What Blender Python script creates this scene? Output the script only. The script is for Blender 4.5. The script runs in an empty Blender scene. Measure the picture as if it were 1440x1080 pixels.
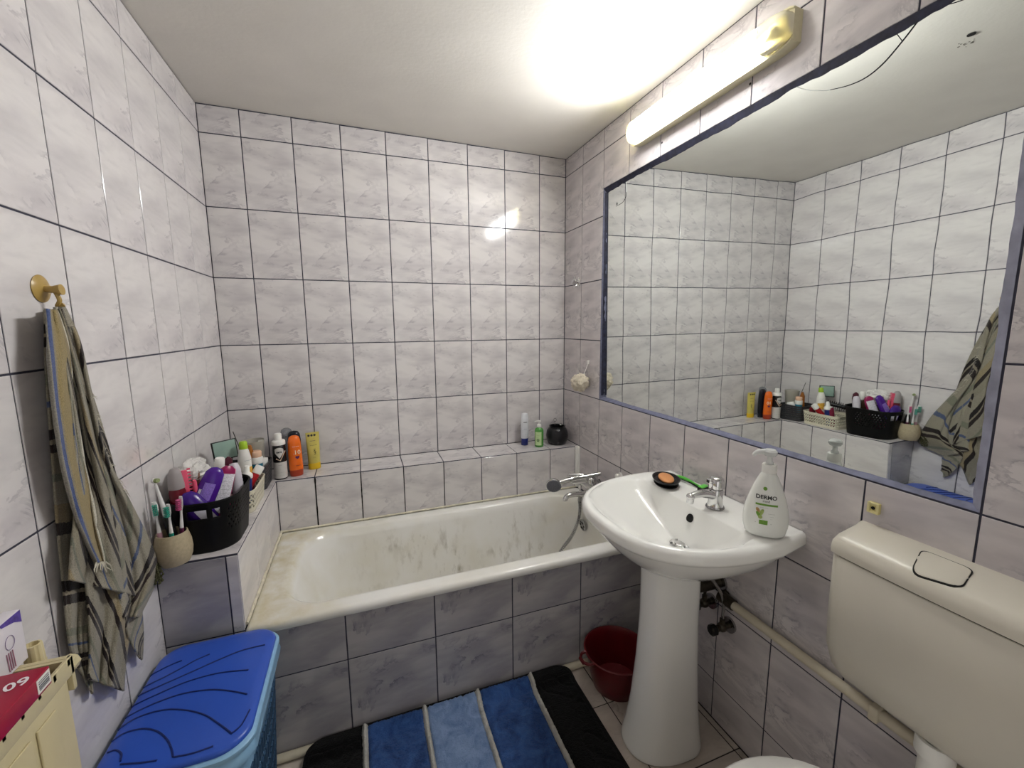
import bpy, bmesh, math, random
from mathutils import Vector, Matrix, noise

random.seed(7)
S = bpy.context.scene
COL = S.collection

# ------------------------------------------------------------------ camera
W = 1.7127                        # room width; back wall y=0, left wall x=0, floor z=0
FPX = 588.803
CAM = Vector((0.5846, -2.2098, 1.4131))
YAW, PITCH, ROLL = 0.34748, -0.13851, -0.00837

def cam_axes():
    fwd = Vector((math.sin(YAW)*math.cos(PITCH), math.cos(YAW)*math.cos(PITCH), math.sin(PITCH)))
    right = Vector((math.cos(YAW), -math.sin(YAW), 0))
    up = right.cross(fwd)
    r = math.cos(ROLL)*right + math.sin(ROLL)*up
    u = -math.sin(ROLL)*right + math.cos(ROLL)*up
    return r, u, fwd
CR, CU, CF = cam_axes()
cam_data = bpy.data.cameras.new('camera')
cam_data.sensor_fit = 'HORIZONTAL'
cam_data.sensor_width = 36.0
cam_data.lens = FPX/1440*36.0
cam_data.clip_start = 0.01
cam = bpy.data.objects.new('camera', cam_data)
cam.matrix_world = Matrix(((CR.x, CU.x, -CF.x, CAM.x), (CR.y, CU.y, -CF.y, CAM.y), (CR.z, CU.z, -CF.z, CAM.z), (0, 0, 0, 1)))
COL.objects.link(cam)
S.camera = cam

# ------------------------------------------------------------------ world (assumed fill light, let in by a doorway added behind the camera)
WORLD_STRENGTH = 0.5
LAMP_STRENGTH = 96.0
world = bpy.data.worlds.new('fill_light')
S.world = world
world.use_nodes = True
world.node_tree.nodes['Background'].inputs['Color'].default_value = (1.0, 0.97, 0.93, 1)
world.node_tree.nodes['Background'].inputs['Strength'].default_value = WORLD_STRENGTH
S.view_settings.view_transform = 'Standard'
S.view_settings.look = 'None'
S.view_settings.gamma = 1
S.view_settings.exposure = 0.88
S.view_settings.use_curve_mapping = False

def ray(u, v):
    return CR*((u-720)/FPX) - CU*((v-540)/FPX) + CF
def at_x(u, v, X):
    d = ray(u, v); return CAM + d*((X-CAM.x)/d.x)
def at_y(u, v, Y):
    d = ray(u, v); return CAM + d*((Y-CAM.y)/d.y)
def at_z(u, v, Z):
    d = ray(u, v); return CAM + d*((Z-CAM.z)/d.z)

# ------------------------------------------------------------------ materials
MATS = {}
def srgb(c):
    if isinstance(c, str):
        c = c.lstrip('#'); c = [int(c[i:i+2], 16)/255 for i in (0, 2, 4)]
    return tuple((x/12.92 if x <= .04045 else ((x+.055)/1.055)**2.4) for x in c)

def mat(name, color, rough=.5, metal=0., var=.05, scale=30., bump=0., bscale=None, coat=0., trans=0., alpha=1., ior=1.45, spec=.5, sub=0.):
    """plain procedural material: colour broken up by noise, optional fine bump"""
    if name in MATS: return MATS[name]
    m = bpy.data.materials.new(name); m.use_nodes = True
    nt = m.node_tree; n = nt.nodes; l = nt.links
    b = n['Principled BSDF']
    c = srgb(color)
    tc = n.new('ShaderNodeTexCoord'); no = n.new('ShaderNodeTexNoise')
    no.inputs['Scale'].default_value = scale; no.inputs['Detail'].default_value = 4
    l.new(tc.outputs['Object'], no.inputs['Vector'])
    rp = n.new('ShaderNodeValToRGB')
    rp.color_ramp.elements[0].position = .3; rp.color_ramp.elements[1].position = .7
    rp.color_ramp.elements[0].color = tuple(x*(1-var) for x in c)+(1,)
    rp.color_ramp.elements[1].color = tuple(min(1, x*(1+var)) for x in c)+(1,)
    l.new(no.outputs['Fac'], rp.inputs['Fac']); l.new(rp.outputs['Color'], b.inputs['Base Color'])
    b.inputs['Roughness'].default_value = rough; b.inputs['Metallic'].default_value = metal
    b.inputs['IOR'].default_value = ior
    b.inputs['Specular IOR Level'].default_value = spec
    b.inputs['Coat Weight'].default_value = coat
    b.inputs['Transmission Weight'].default_value = trans
    b.inputs['Alpha'].default_value = alpha
    if bump:
        bp = n.new('ShaderNodeBump'); n2 = n.new('ShaderNodeTexNoise')
        n2.inputs['Scale'].default_value = bscale or scale*4; n2.inputs['Detail'].default_value = 6
        l.new(tc.outputs['Object'], n2.inputs['Vector']); l.new(n2.outputs['Fac'], bp.inputs['Height'])
        bp.inputs['Strength'].default_value = 1.0; bp.inputs['Distance'].default_value = bump
        l.new(bp.outputs['Normal'], b.inputs['Normal'])
    MATS[name] = m
    return m

def marble(name, seed, base, vein, tint, rough=.1, vsize=1.0, bump=.0002):
    m = bpy.data.materials.new(name); m.use_nodes = True
    nt = m.node_tree; n = nt.nodes; l = nt.links; b = n['Principled BSDF']
    tc = n.new('ShaderNodeTexCoord')
    mp = n.new('ShaderNodeMapping')
    mp.inputs['Rotation'].default_value = (0, 0, math.radians(-38))
    mp.inputs['Scale'].default_value = (1.0, 1.6, 1)
    mp.inputs['Location'].default_value = (seed*1.7, seed*.9, seed)
    l.new(tc.outputs['Object'], mp.inputs['Vector'])
    def nz(scale, detail, dist, rgh=.55):
        t = n.new('ShaderNodeTexNoise')
        t.inputs['Scale'].default_value = scale; t.inputs['Detail'].default_value = detail
        t.inputs['Distortion'].default_value = dist; t.inputs['Roughness'].default_value = rgh
        l.new(mp.outputs['Vector'], t.inputs['Vector']); return t
    a = nz(6.4*vsize, 8, .55, .62)
    r = n.new('ShaderNodeValToRGB'); cr = r.color_ramp
    cr.elements[0].position = .0; cr.elements[0].color = (0, 0, 0, 1)
    cr.elements[1].position = 1; cr.elements[1].color = (0, 0, 0, 1)
    for p, v in ((.497, 0), (.512, .78), (.545, .28), (.61, .0)):
        e = cr.elements.new(p); e.color = (v, v, v, 1)
    l.new(a.outputs['Fac'], r.inputs['Fac'])
    k = nz(4.5*vsize, 3, .4)                       # where veins fade in and out
    r2 = n.new('ShaderNodeValToRGB')
    r2.color_ramp.elements[0].position = .47; r2.color_ramp.elements[1].position = .60
    l.new(k.outputs['Fac'], r2.inputs['Fac'])
    mu0 = n.new('ShaderNodeMath'); mu0.operation = 'MULTIPLY'
    l.new(r.outputs['Color'], mu0.inputs[0]); l.new(r2.outputs['Color'], mu0.inputs[1])
    mp2 = n.new('ShaderNodeMapping'); mp2.inputs['Rotation'].default_value = (0, 0, math.radians(-48)); mp2.inputs['Scale'].default_value = (.8, 2.6, 1)
    mp2.inputs['Location'].default_value = (seed, seed*2.3, seed)
    l.new(tc.outputs['Object'], mp2.inputs['Vector'])
    sm = n.new('ShaderNodeTexNoise'); sm.inputs['Scale'].default_value = 7*vsize; sm.inputs['Detail'].default_value = 5; sm.inputs['Distortion'].default_value = .35
    l.new(mp2.outputs['Vector'], sm.inputs['Vector'])
    sr = n.new('ShaderNodeMapRange'); sr.inputs[1].default_value = .42; sr.inputs[2].default_value = .72; sr.inputs[3].default_value = 0; sr.inputs[4].default_value = .55
    l.new(sm.outputs['Fac'], sr.inputs[0])
    mu = n.new('ShaderNodeMath'); mu.operation = 'ADD'; mu.use_clamp = True
    l.new(mu0.outputs[0], mu.inputs[0]); l.new(sr.outputs[0], mu.inputs[1])
    g = nz(3.2, 3, .3)
    r3 = n.new('ShaderNodeValToRGB')
    r3.color_ramp.elements[0].position = .35; r3.color_ramp.elements[0].color = srgb(base)+(1,)
    r3.color_ramp.elements[1].position = .68; r3.color_ramp.elements[1].color = srgb(tint)+(1,)
    l.new(g.outputs['Fac'], r3.inputs['Fac'])
    mx = n.new('ShaderNodeMix'); mx.data_type = 'RGBA'
    l.new(mu.outputs[0], mx.inputs['Factor']); l.new(r3.outputs['Color'], mx.inputs[6])
    mx.inputs[7].default_value = srgb(vein)+(1,)
    l.new(mx.outputs[2], b.inputs['Base Color'])
    b.inputs['Roughness'].default_value = rough
    bp = n.new('ShaderNodeBump'); w = n.new('ShaderNodeTexNoise')
    w.inputs['Scale'].default_value = 9; w.inputs['Detail'].default_value = 1
    l.new(tc.outputs['Object'], w.inputs['Vector']); l.new(w.outputs['Fac'], bp.inputs['Height'])
    bp.inputs['Distance'].default_value = bump
    l.new(bp.outputs['Normal'], b.inputs['Normal'])
    MATS[name] = m
    return m

M_TB = marble('tile_marble_back', 1.3, '#dedad9', '#aea9ae', '#d8d4d3')
M_TL = marble('tile_marble_left', 4.1, '#dedad9', '#aea9ae', '#dad4d5')
M_TR = marble('tile_marble_right', 7.7, '#dcd8d6', '#a5a0a6', '#d6cfd0')
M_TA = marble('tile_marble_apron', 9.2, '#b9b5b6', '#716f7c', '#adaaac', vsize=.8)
M_TF = marble('tile_floor', 12.5, '#cfc5ba', '#a4998f', '#c2b7ad', rough=.3, vsize=1.3)
M_GROUT = mat('grout_dark_blue', '#3a3a48', .8, var=.25, scale=60, bump=.0004, bscale=300)
M_GROUTF = mat('grout_floor', '#3a3532', .85, var=.2, scale=60)
M_PLASTER = mat('ceiling_plaster', '#dfdbd4', .9, var=.03, scale=6, bump=.0005, bscale=70)
M_WALLF = mat('front_wall_tile_paint', '#d8d4d4', .3, var=.03)
M_WHITE = mat('white_ceramic', '#f1f1ed', .07, var=.015, scale=5, coat=.3)
M_CHROME = mat('chrome', '#d8d8d8', .06, 1., var=.02)
M_CHROME2 = mat('chrome_worn', '#a8a8a8', .2, 1., var=.1)
M_BLACK = mat('black_plastic', '#0c0c0e', .35, var=.1)
M_DARK = mat('dark_void', '#080808', .8)
M_WPLAST = mat('white_plastic', '#ecebe6', .3, var=.02)
M_CREAM = mat('cream_plastic', '#d8cba2', .35, var=.05)
M_CREAMPIPE = mat('cream_pipe_paint', '#cfc6b0', .4, var=.08, scale=18)

# ------------------------------------------------------------------ geometry helpers
class G:
    """collects verts and faces of one mesh"""
    def __init__(s): s.v = []; s.f = []; s.uv = None
    def add(s, vs, fs, M=None):
        o = len(s.v)
        s.v += [tuple((M @ Vector(p)) if M else p) for p in vs]
        s.f += [tuple(i+o for i in f) for f in fs]
        return s
    def box(s, x0, x1, y0, y1, z0, z1, M=None, c=0.):
        if c <= 0:
            vs = [(x, y, z) for z in (z0, z1) for y in (y0, y1) for x in (x0, x1)]
            fs = [(0, 2, 3, 1), (4, 5, 7, 6), (0, 1, 5, 4), (2, 6, 7, 3), (0, 4, 6, 2), (1, 3, 7, 5)]
            return s.add(vs, fs, M)
        bm = bmesh.new()
        bmesh.ops.create_cube(bm, size=1)
        for v in bm.verts:
            v.co = Vector(((x0+x1)/2+v.co.x*(x1-x0), (y0+y1)/2+v.co.y*(y1-y0), (z0+z1)/2+v.co.z*(z1-z0)))
        bmesh.ops.bevel(bm, geom=bm.edges[:], offset=c, segments=3, affect='EDGES', profile=.5)
        bm.verts.index_update()
        s.add([tuple(v.co) for v in bm.verts], [tuple(v.index for v in f.verts) for f in bm.faces], M)
        bm.free(); return s
    def rings(s, rs, M=None, cap0=True, cap1=True, closed=True):
        n = len(rs[0]); vs = [p for r in rs for p in r]; fs = []
        for i in range(len(rs)-1):
            for j in range(n if closed else n-1):
                k = (j+1) % n
                fs.append((i*n+j, i*n+k, (i+1)*n+k, (i+1)*n+j))
        if cap0: fs.append(tuple(range(n-1, -1, -1)))
        if cap1: fs.append(tuple((len(rs)-1)*n+j for j in range(n)))
        return s.add(vs, fs, M)
    def lathe(s, prof, M=None, n=32, sx=1., sy=1., cap0=True, cap1=True):
        rs = [[(r*sx*math.cos(2*math.pi*j/n), r*sy*math.sin(2*math.pi*j/n), z) for j in range(n)] for r, z in prof]
        return s.rings(rs, M, cap0, cap1)
    def tube(s, pts, r, n=10, M=None, caps=True):
        pts = [Vector(p) for p in pts]
        rr = r if isinstance(r, (list, tuple)) else [r]*len(pts)
        rs = []; up = None
        for i, p in enumerate(pts):
            t = (pts[min(i+1, len(pts)-1)]-pts[max(i-1, 0)]).normalized()
            if up is None:
                up = Vector((0, 0, 1)) if abs(t.z) < .9 else Vector((1, 0, 0))
            a = t.cross(up).normalized(); b = a.cross(t).normalized(); up = b
            rs.append([tuple(p + a*(rr[i]*math.cos(2*math.pi*j/n)) + b*(rr[i]*math.sin(2*math.pi*j/n))) for j in range(n)])
        # orientation: ring goes a->b, reversed for outward faces
        rs = [list(reversed(q)) for q in rs]
        return s.rings(rs, M, caps, caps)
    def ellipsoid(s, c, r, M=None, n=20, m=12):
        prof = [(max(1e-4, math.sin(math.pi*i/m)), -math.cos(math.pi*i/m)) for i in range(m+1)]
        rs = [[(c[0]+r[0]*p*math.cos(2*math.pi*j/n), c[1]+r[1]*p*math.sin(2*math.pi*j/n), c[2]+r[2]*z) for j in range(n)] for p, z in prof]
        return s.rings(rs, M)
    def grid(s, fn, nu, nv, M=None):
        vs = [tuple(fn(i/nu, j/nv)) for j in range(nv+1) for i in range(nu+1)]
        fs = [(j*(nu+1)+i, j*(nu+1)+i+1, (j+1)*(nu+1)+i+1, (j+1)*(nu+1)+i) for j in range(nv) for i in range(nu)]
        return s.add(vs, fs, M)
    def mesh(s, name, smooth=True, ang=40):
        me = bpy.data.meshes.new(name); me.from_pydata(s.v, [], s.f); me.validate(); me.update()
        if smooth:
            for p in me.polygons: p.use_smooth = True
            me.set_sharp_from_angle(angle=math.radians(ang))
        return me

def link(name, me, m=None, parent=None, M=None):
    o = bpy.data.objects.new(name, me)
    if m is not None and me is not None:
        if not me.materials: me.materials.append(m)
    COL.objects.link(o)
    if M is not None: o.matrix_basis = M
    if parent is not None: o.parent = parent
    return o
def tag(o, label, cat, group=None):
    o['label'] = label; o['category'] = cat
    if group: o['group'] = group
    return o
def thing(name, label, cat, loc=(0, 0, 0), rot=None, group=None):
    o = bpy.data.objects.new(name, None); COL.objects.link(o); o.empty_display_size = .02
    M = Matrix.Translation(Vector(loc))
    if rot is not None: M = M @ (rot if isinstance(rot, Matrix) else Matrix.Rotation(rot, 4, 'Z'))
    o.matrix_basis = M
    return tag(o, label, cat, group)
def part(parent, name, g, m, smooth=True, ang=40, label=None):
    o = link(name, g.mesh(name, smooth, ang), m, parent)
    if label: o['label'] = label
    return o
def struct(name, g, m, smooth=False):
    o = link(name, g.mesh(name, smooth), m); o['kind'] = 'structure'; return o
def solidify(o, t, offset=0):
    md = o.modifiers.new('thickness', 'SOLIDIFY'); md.thickness = t; md.offset = offset; return o
def subsurf(o, k=1):
    md = o.modifiers.new('smooth', 'SUBSURF'); md.levels = k; md.render_levels = k; return o
def axis_matrix(p0, p1, roll_hint=(0, -1, 0)):
    """frame at p0 with +Z towards p1 and -Y as near as possible to roll_hint"""
    p0 = Vector(p0); z = (Vector(p1)-p0).normalized()
    y = -(Vector(roll_hint) - z*Vector(roll_hint).dot(z)).normalized()
    x = y.cross(z)
    return Matrix(((x.x, y.x, z.x, p0.x), (x.y, y.y, z.y, p0.y), (x.z, y.z, z.z, p0.z), (0, 0, 0, 1)))
def rrect(x0, x1, y0, y1, r, z, n=8):
    """rounded rectangle ring, counter-clockwise"""
    pts = []
    for cx, cy, a0 in ((x1-r, y1-r, 0), (x0+r, y1-r, 90), (x0+r, y0+r, 180), (x1-r, y0+r, 270)):
        for i in range(n+1):
            a = math.radians(a0+90*i/n); pts.append((cx+r*math.cos(a), cy+r*math.sin(a), z))
    return pts
_tc = {}
def text(s, size, M=None, warp=None, align='CENTER', squeeze=1., bold=0.):
    """lettering as a flat mesh in its own x/y plane (G), optionally warped point by point"""
    cu = bpy.data.curves.new('txt', 'FONT'); cu.body = s; cu.size = size; cu.align_x = align; cu.align_y = 'CENTER'; cu.offset = bold
    cu.resolution_u = 3
    ob = bpy.data.objects.new('txt', cu); me = bpy.data.meshes.new_from_object(ob)
    g = G()
    vs = [(v.co.x*squeeze, v.co.y, 0.) for v in me.vertices]
    if warp: vs = [warp(*p) for p in vs]
    g.add(vs, [tuple(p.vertices) for p in me.polygons], M)
    bpy.data.objects.remove(ob); bpy.data.curves.remove(cu); bpy.data.meshes.remove(me)
    return g
def smoothstep(a, b, x):
    t = max(0., min(1., (x-a)/(b-a))); return t*t*(3-2*t)
def lerp(a, b, t): return a+(b-a)*t
def polyl(pts, t):
    """point at parameter t of a polyline, Catmull-Rom smoothed"""
    n = len(pts)-1; f = max(0, min(n-1e-6, t*n)); i = int(f); u = f-i
    p = [Vector(pts[max(0, min(n, k))]) for k in (i-1, i, i+1, i+2)]
    return .5*((2*p[1]) + (p[2]-p[0])*u + (2*p[0]-5*p[1]+4*p[2]-p[3])*u*u + (3*p[1]-p[0]-3*p[2]+p[3])*u**3)
# ================================================================== STRUCTURE
RY0 = -2.75                                    # front wall (behind the camera)
ROWS = [2.2260-.29699*i for i in range(8)]     # horizontal joints: 2.226 ... 0.147
LEDGE = .741; RIM = .500; AP = -.815; LX = .205; BL = -.185
def ceil_z(x): return 2.3405 - .019*x/W
JOINT = .0042; PROUD = .0018
floor = struct('floor', G().box(-.1, W+.1, RY0-.1, .1, -.12, -PROUD), M_GROUTF)
ceil_o = struct('ceiling', G().add([(-.1, .1, ceil_z(-.1)), (W+.1, .1, ceil_z(W+.1)), (W+.1, RY0-.1, ceil_z(W+.1)), (-.1, RY0-.1, ceil_z(-.1)),
    (-.1, .1, 2.5), (W+.1, .1, 2.5), (W+.1, RY0-.1, 2.5), (-.1, RY0-.1, 2.5)],
    [(0, 1, 2, 3), (7, 6, 5, 4), (0, 4, 5, 1), (1, 5, 6, 2), (2, 6, 7, 3), (3, 7, 4, 0)]), M_PLASTER)
wall_back = struct('wall_back', G().box(-.1, W+.1, PROUD, .12, 0, 2.45), M_GROUT)
wall_left = struct('wall_left', G().box(-.12, -PROUD, RY0, PROUD, 0, 2.45), M_GROUT)
# right wall with the shallow recess that holds the mirror
MY0, MY1, MZ0, MZ1 = -1.7888, -.3928, 1.0405, 2.052
g = G()
g.box(W+.032, W+.14, RY0, PROUD, 0, 2.45)
for b in ((RY0, MY0, 0, 2.45), (MY1, PROUD, 0, 2.45), (MY0, MY1, 0, MZ0), (MY0, MY1, MZ1, 2.45)):
    g.box(W+PROUD, W+.032, b[0], b[1], b[2], b[3])
wall_right = struct('wall_right', g, M_GROUT)
# unseen front wall; its doorway opening is added to let fill light in
g = G()
g.box(-.1, .42, RY0-.12, RY0, 0, 2.45); g.box(1.28, W+.1, RY0-.12, RY0, 0, 2.45); g.box(.42, 1.28, RY0-.12, RY0, 2.05, 2.45)
wall_front = struct('wall_front', g, M_WALLF)
g = G()
for x in (.40, 1.24): g.box(x, x+.06, RY0-.13, RY0+.02, 0, 2.07, c=.004)
g.box(.46, 1.24, RY0-.13, RY0+.02, 2.01, 2.07, c=.004)
struct('trim_1', g, M_WPLAST)

# small drill holes etc. on the ceiling, seen in the mirror
hole = link('drill_hole', G().lathe([(.011, 0), (.011, .004), (.0001, .0045)], n=16).mesh('drill_hole'), M_DARK, ceil_o,
            Matrix.Translation((.921, -1.297, ceil_z(.921)-.003)))
M_SMUDGE = mat('ceiling_smudge', '#6f6a62', .9, var=.3)
g = G()
for i in range(16):
    a = random.gauss(.868, .014); b = random.gauss(-1.262, .014); r = random.uniform(.0015, .004)
    g.lathe([(r, 0), (r*.7, -.0008)], Matrix.Translation((a, b, ceil_z(a)-.0002)), n=7)
o = link('smudge', g.mesh('smudge'), M_SMUDGE, ceil_o); o['kind'] = 'stuff'

# ------------------------------------------------------------------ tiles
_tm = {}
def tile_mesh(a, b, c, d, m):
    key = (round(a, 4), round(b, 4), round(c, 4), round(d, 4), m.name)
    if key in _tm: return _tm[key]
    e = .0011; j = JOINT/2
    a += j; b -= j; c += j; d -= j
    def ring(i, n): return [(a+i, c+i, n), (b-i, c+i, n), (b-i, d-i, n), (a+i, d-i, n)]
    g = G().rings([ring(0, -.003), ring(0, -.0009), ring(e, 0)], cap0=False)
    me = g.mesh('tile', smooth=False); me.materials.append(m); _tm[key] = me
    return me
AX = {'back': ((1, 0, 0), (0, 0, 1), (0, -1, 0)), 'left': ((0, 1, 0), (0, 0, 1), (1, 0, 0)),
      'right': ((0, -1, 0), (0, 0, 1), (-1, 0, 0)), 'up': ((1, 0, 0), (0, 1, 0), (0, 0, 1))}
TW, TH = .2, .29699
def tile(parent, side, org, u0, u1, v0, v1, fu, fv, m, jit=.0022):
    """one tile covering [u0,u1]x[v0,v1] of a wall plane; (fu,fv) = corner of the whole tile it was cut from"""
    if u1-u0 < .006 or v1-v0 < .006: return
    U, V, N = (Vector(q) for q in AX[side])
    me = tile_mesh(u0-fu, u1-fu, v0-fv, v1-fv, m)
    p = Vector(org)+U*fu+V*fv
    rx, ry = random.uniform(-jit, jit), random.uniform(-jit, jit)
    R = Matrix(((U.x, V.x, N.x), (U.y, V.y, N.y), (U.z, V.z, N.z))).to_4x4()
    c = Vector(((u0+u1)/2-fu, (v0+v1)/2-fv, 0))
    L = Matrix.Translation(c) @ Matrix.Rotation(rx, 4, 'X') @ Matrix.Rotation(ry, 4, 'Y') @ Matrix.Translation(-c)
    link('tile', me, None, parent, Matrix.Translation(p) @ R @ L)
def cells(lo, hi, joints):
    e = [lo]+[j for j in sorted(joints) if lo+.004 < j < hi-.004]+[hi]
    return list(zip(e[:-1], e[1:]))
def full_corner(a, b, joints, step):
    js = sorted(joints)
    if any(abs(a-j) < 1e-4 for j in js): return a
    return b-step
VJ = sorted(ROWS)
# back wall, above the ledge
uj = [.15391+.2*k for k in range(8)]
for a, b in cells(0, W, uj):
    for c, d in cells(LEDGE, ceil_z(b)-.001, VJ):
        tile(wall_back, 'back', (0, 0, 0), a, b, c, d, full_corner(a, b, uj, TW), full_corner(c, d, VJ+[LEDGE], TH), M_TB)
# left wall: u = y (negative), origin at y=0
uj = [-(.21151+.2*k) for k in range(13)]
for a, b in cells(RY0, 0, uj):
    lo = LEDGE if (a+b)/2 > AP else 0.
    parts_ = cells(a, b, [AP]) if a < AP < b else [(a, b)]
    for a2, b2 in parts_:
        lo = LEDGE if (a2+b2)/2 > AP else 0.
        for c, d in cells(lo, ceil_z(0)-.0015, VJ):
            fu = a if any(abs(a-j) < 1e-4 for j in uj) else b-TW
            tile(wall_left, 'left', (0, 0, 0), a2, b2, c, d, fu, full_corner(c, d, VJ+[LEDGE], TH), M_TL)
# right wall: u = -y
uj = [.19078+.2*k for k in range(13)]
for a, b in cells(0, -RY0, uj):
    inm = MY0-.01 < -b and -a < MY1+.01
    fu = a if a in uj else b-TW
    for c, d in cells(0, ceil_z(W)-.0015, VJ+([MZ1] if inm else [])):
        if inm and MZ0-.01 < c and d < MZ1+.01: continue
        vf = [z for z in VJ if z <= c+1e-4]
        fv = vf[-1] if vf else VJ[0]-TH
        if c > LEDGE-.01: pieces = [(a, b, c)]
        else:
            pieces = []
            for a2, b2 in cells(a, b, [-AP]):
                ym = -(a2+b2)/2
                lo = LEDGE if ym > BL-.01 else (RIM if ym > AP else 0.)
                pieces.append((a2, b2, max(c, lo)))
        for a2, b2, c2 in pieces:
            if c2 < d-.006: tile(wall_right, 'right', (W, 0, 0), a2, b2, c2, d, fu, fv, M_TR)
# floor tiles 30 x 30
fx = [1.69-.3*k for k in range(6)]; fy = [-1.3145+.3*k for k in range(-5, 5)]
for a, b in cells(0, W, fx):
    for c, d in cells(RY0, AP, fy):
        tile(floor, 'up', (0, 0, 0), a, b, c, d, a if a in fx else b-.3, c if c in fy else d-.3, M_TF)
# tiled ledges and bath apron (brick-built, fixed)
ledge_back = struct('wall_ledge_back', G().box(0, W, BL+PROUD, 0, .0, LEDGE-PROUD), M_GROUT)
ledge_left = struct('wall_ledge_left', G().box(0, LX-PROUD, AP+PROUD, BL+PROUD, 0, LEDGE-PROUD), M_GROUT)
apron = struct('wall_apron', G().box(LX-PROUD, W, AP+PROUD, AP+.03, 0, .474), M_GROUT)
uj = [.360+.1965*k for k in range(7)]
for a, b in cells(LX, 1.693, uj):
    fu = a if a in uj else b-TW
    tile(ledge_back, 'back', (0, BL, 0), a, b, RIM-.01, LEDGE-.004, fu, .42, M_TB)
for a, b in cells(0, W, uj):
    fu = a if a in uj else b-TW
    tile(ledge_back, 'up', (0, 0, LEDGE), a, b, BL, 0, fu, BL, M_TB, jit=.001)
lj = [-.395, -.594]
for a, b in cells(AP, BL, lj):
    tile(ledge_left, 'left', (LX, 0, 0), a, b, RIM-.012, LEDGE-.004, a, .42, M_TL)
for a, b in cells(AP, BL, [-.29, -.619]):
    tile(ledge_left, 'up', (0, 0, LEDGE), 0, LX, a, b, 0, a, M_TL, jit=.001)
for c, d in ((0, .182), (.182, .482), (.482, LEDGE-.006)):
    tile(ledge_left, 'back', (0, AP, 0), 0, .172, c, d, -.12, c, M_TA)
    tile(ledge_left, 'back', (0, AP, 0), .172, LX, c, d, .0, c, M_TB, jit=.0)
uj = [.192+.2975*k for k in range(6)]
for a, b in cells(LX, W, uj):
    for c, d in ((0, .294), (.294, .474)):
        tile(apron, 'back', (0, AP, 0), a, b, c, d, a if a in uj else b-.2975, c, M_TA)
# plastic edge strip where the ledge meets the right wall and the silicone along the bath
g = G(); g.box(1.693, W, BL-.004, BL+.004, RIM, LEDGE, c=.0015); g.box(W-.005, W, BL-.02, BL, RIM, LEDGE, c=.0015)
struct('trim_2', g, M_WPLAST, True)
M_SIL = mat('old_silicone', '#d9d3bd', .5, var=.18, scale=40)
g = G()
def sil(p0, p1, r):
    n = 60; pts = []; rr = []
    for i in range(n+1):
        p = Vector(p0).lerp(Vector(p1), i/n); pts.append(p); rr.append(r*(1+.35*noise.noise(p*40)))
    g.tube(pts, rr, n=8)
sil((LX+.003, -.81, RIM+.003), (LX+.003, BL, RIM+.003), .006)
sil((LX, BL-.002, RIM+.003), (1.70, BL-.002, RIM+.003), .005)
struct('trim_3', g, M_SIL, True)
# dark open cracks in the joints of the ledge face
g = G()
for x, w, z0 in ((.361, .0045, .50), (.5565, .003, .5), (.753, .002, .52), (.9495, .0022, .54)):
    L = []; R = []
    for i in range(17):
        z = lerp(z0, LEDGE-.006, i/16); k = w*(.5+.7*abs(noise.noise(Vector((x*9, 0, z*30)))))
        L.append((x-k, BL-.0006, z)); R.append((x+k, BL-.0006, z))
    g.rings([L, R], cap0=False, cap1=False, closed=False)
o = link('open_joint', g.mesh('open_joint'), M_DARK, ledge_back); o['kind'] = 'stuff'
# drill holes left in the tiles below the lamp
for y, z in ((-.80, 2.10), (-1.185, 2.115)):
    link('drill_hole', G().lathe([(.004, 0), (.0035, .0006)], n=10).mesh('drill_hole'), M_DARK, wall_right,
         Matrix.Translation((W-.0002, y, z)) @ Matrix.Rotation(-math.pi/2, 4, 'Y'))
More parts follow.
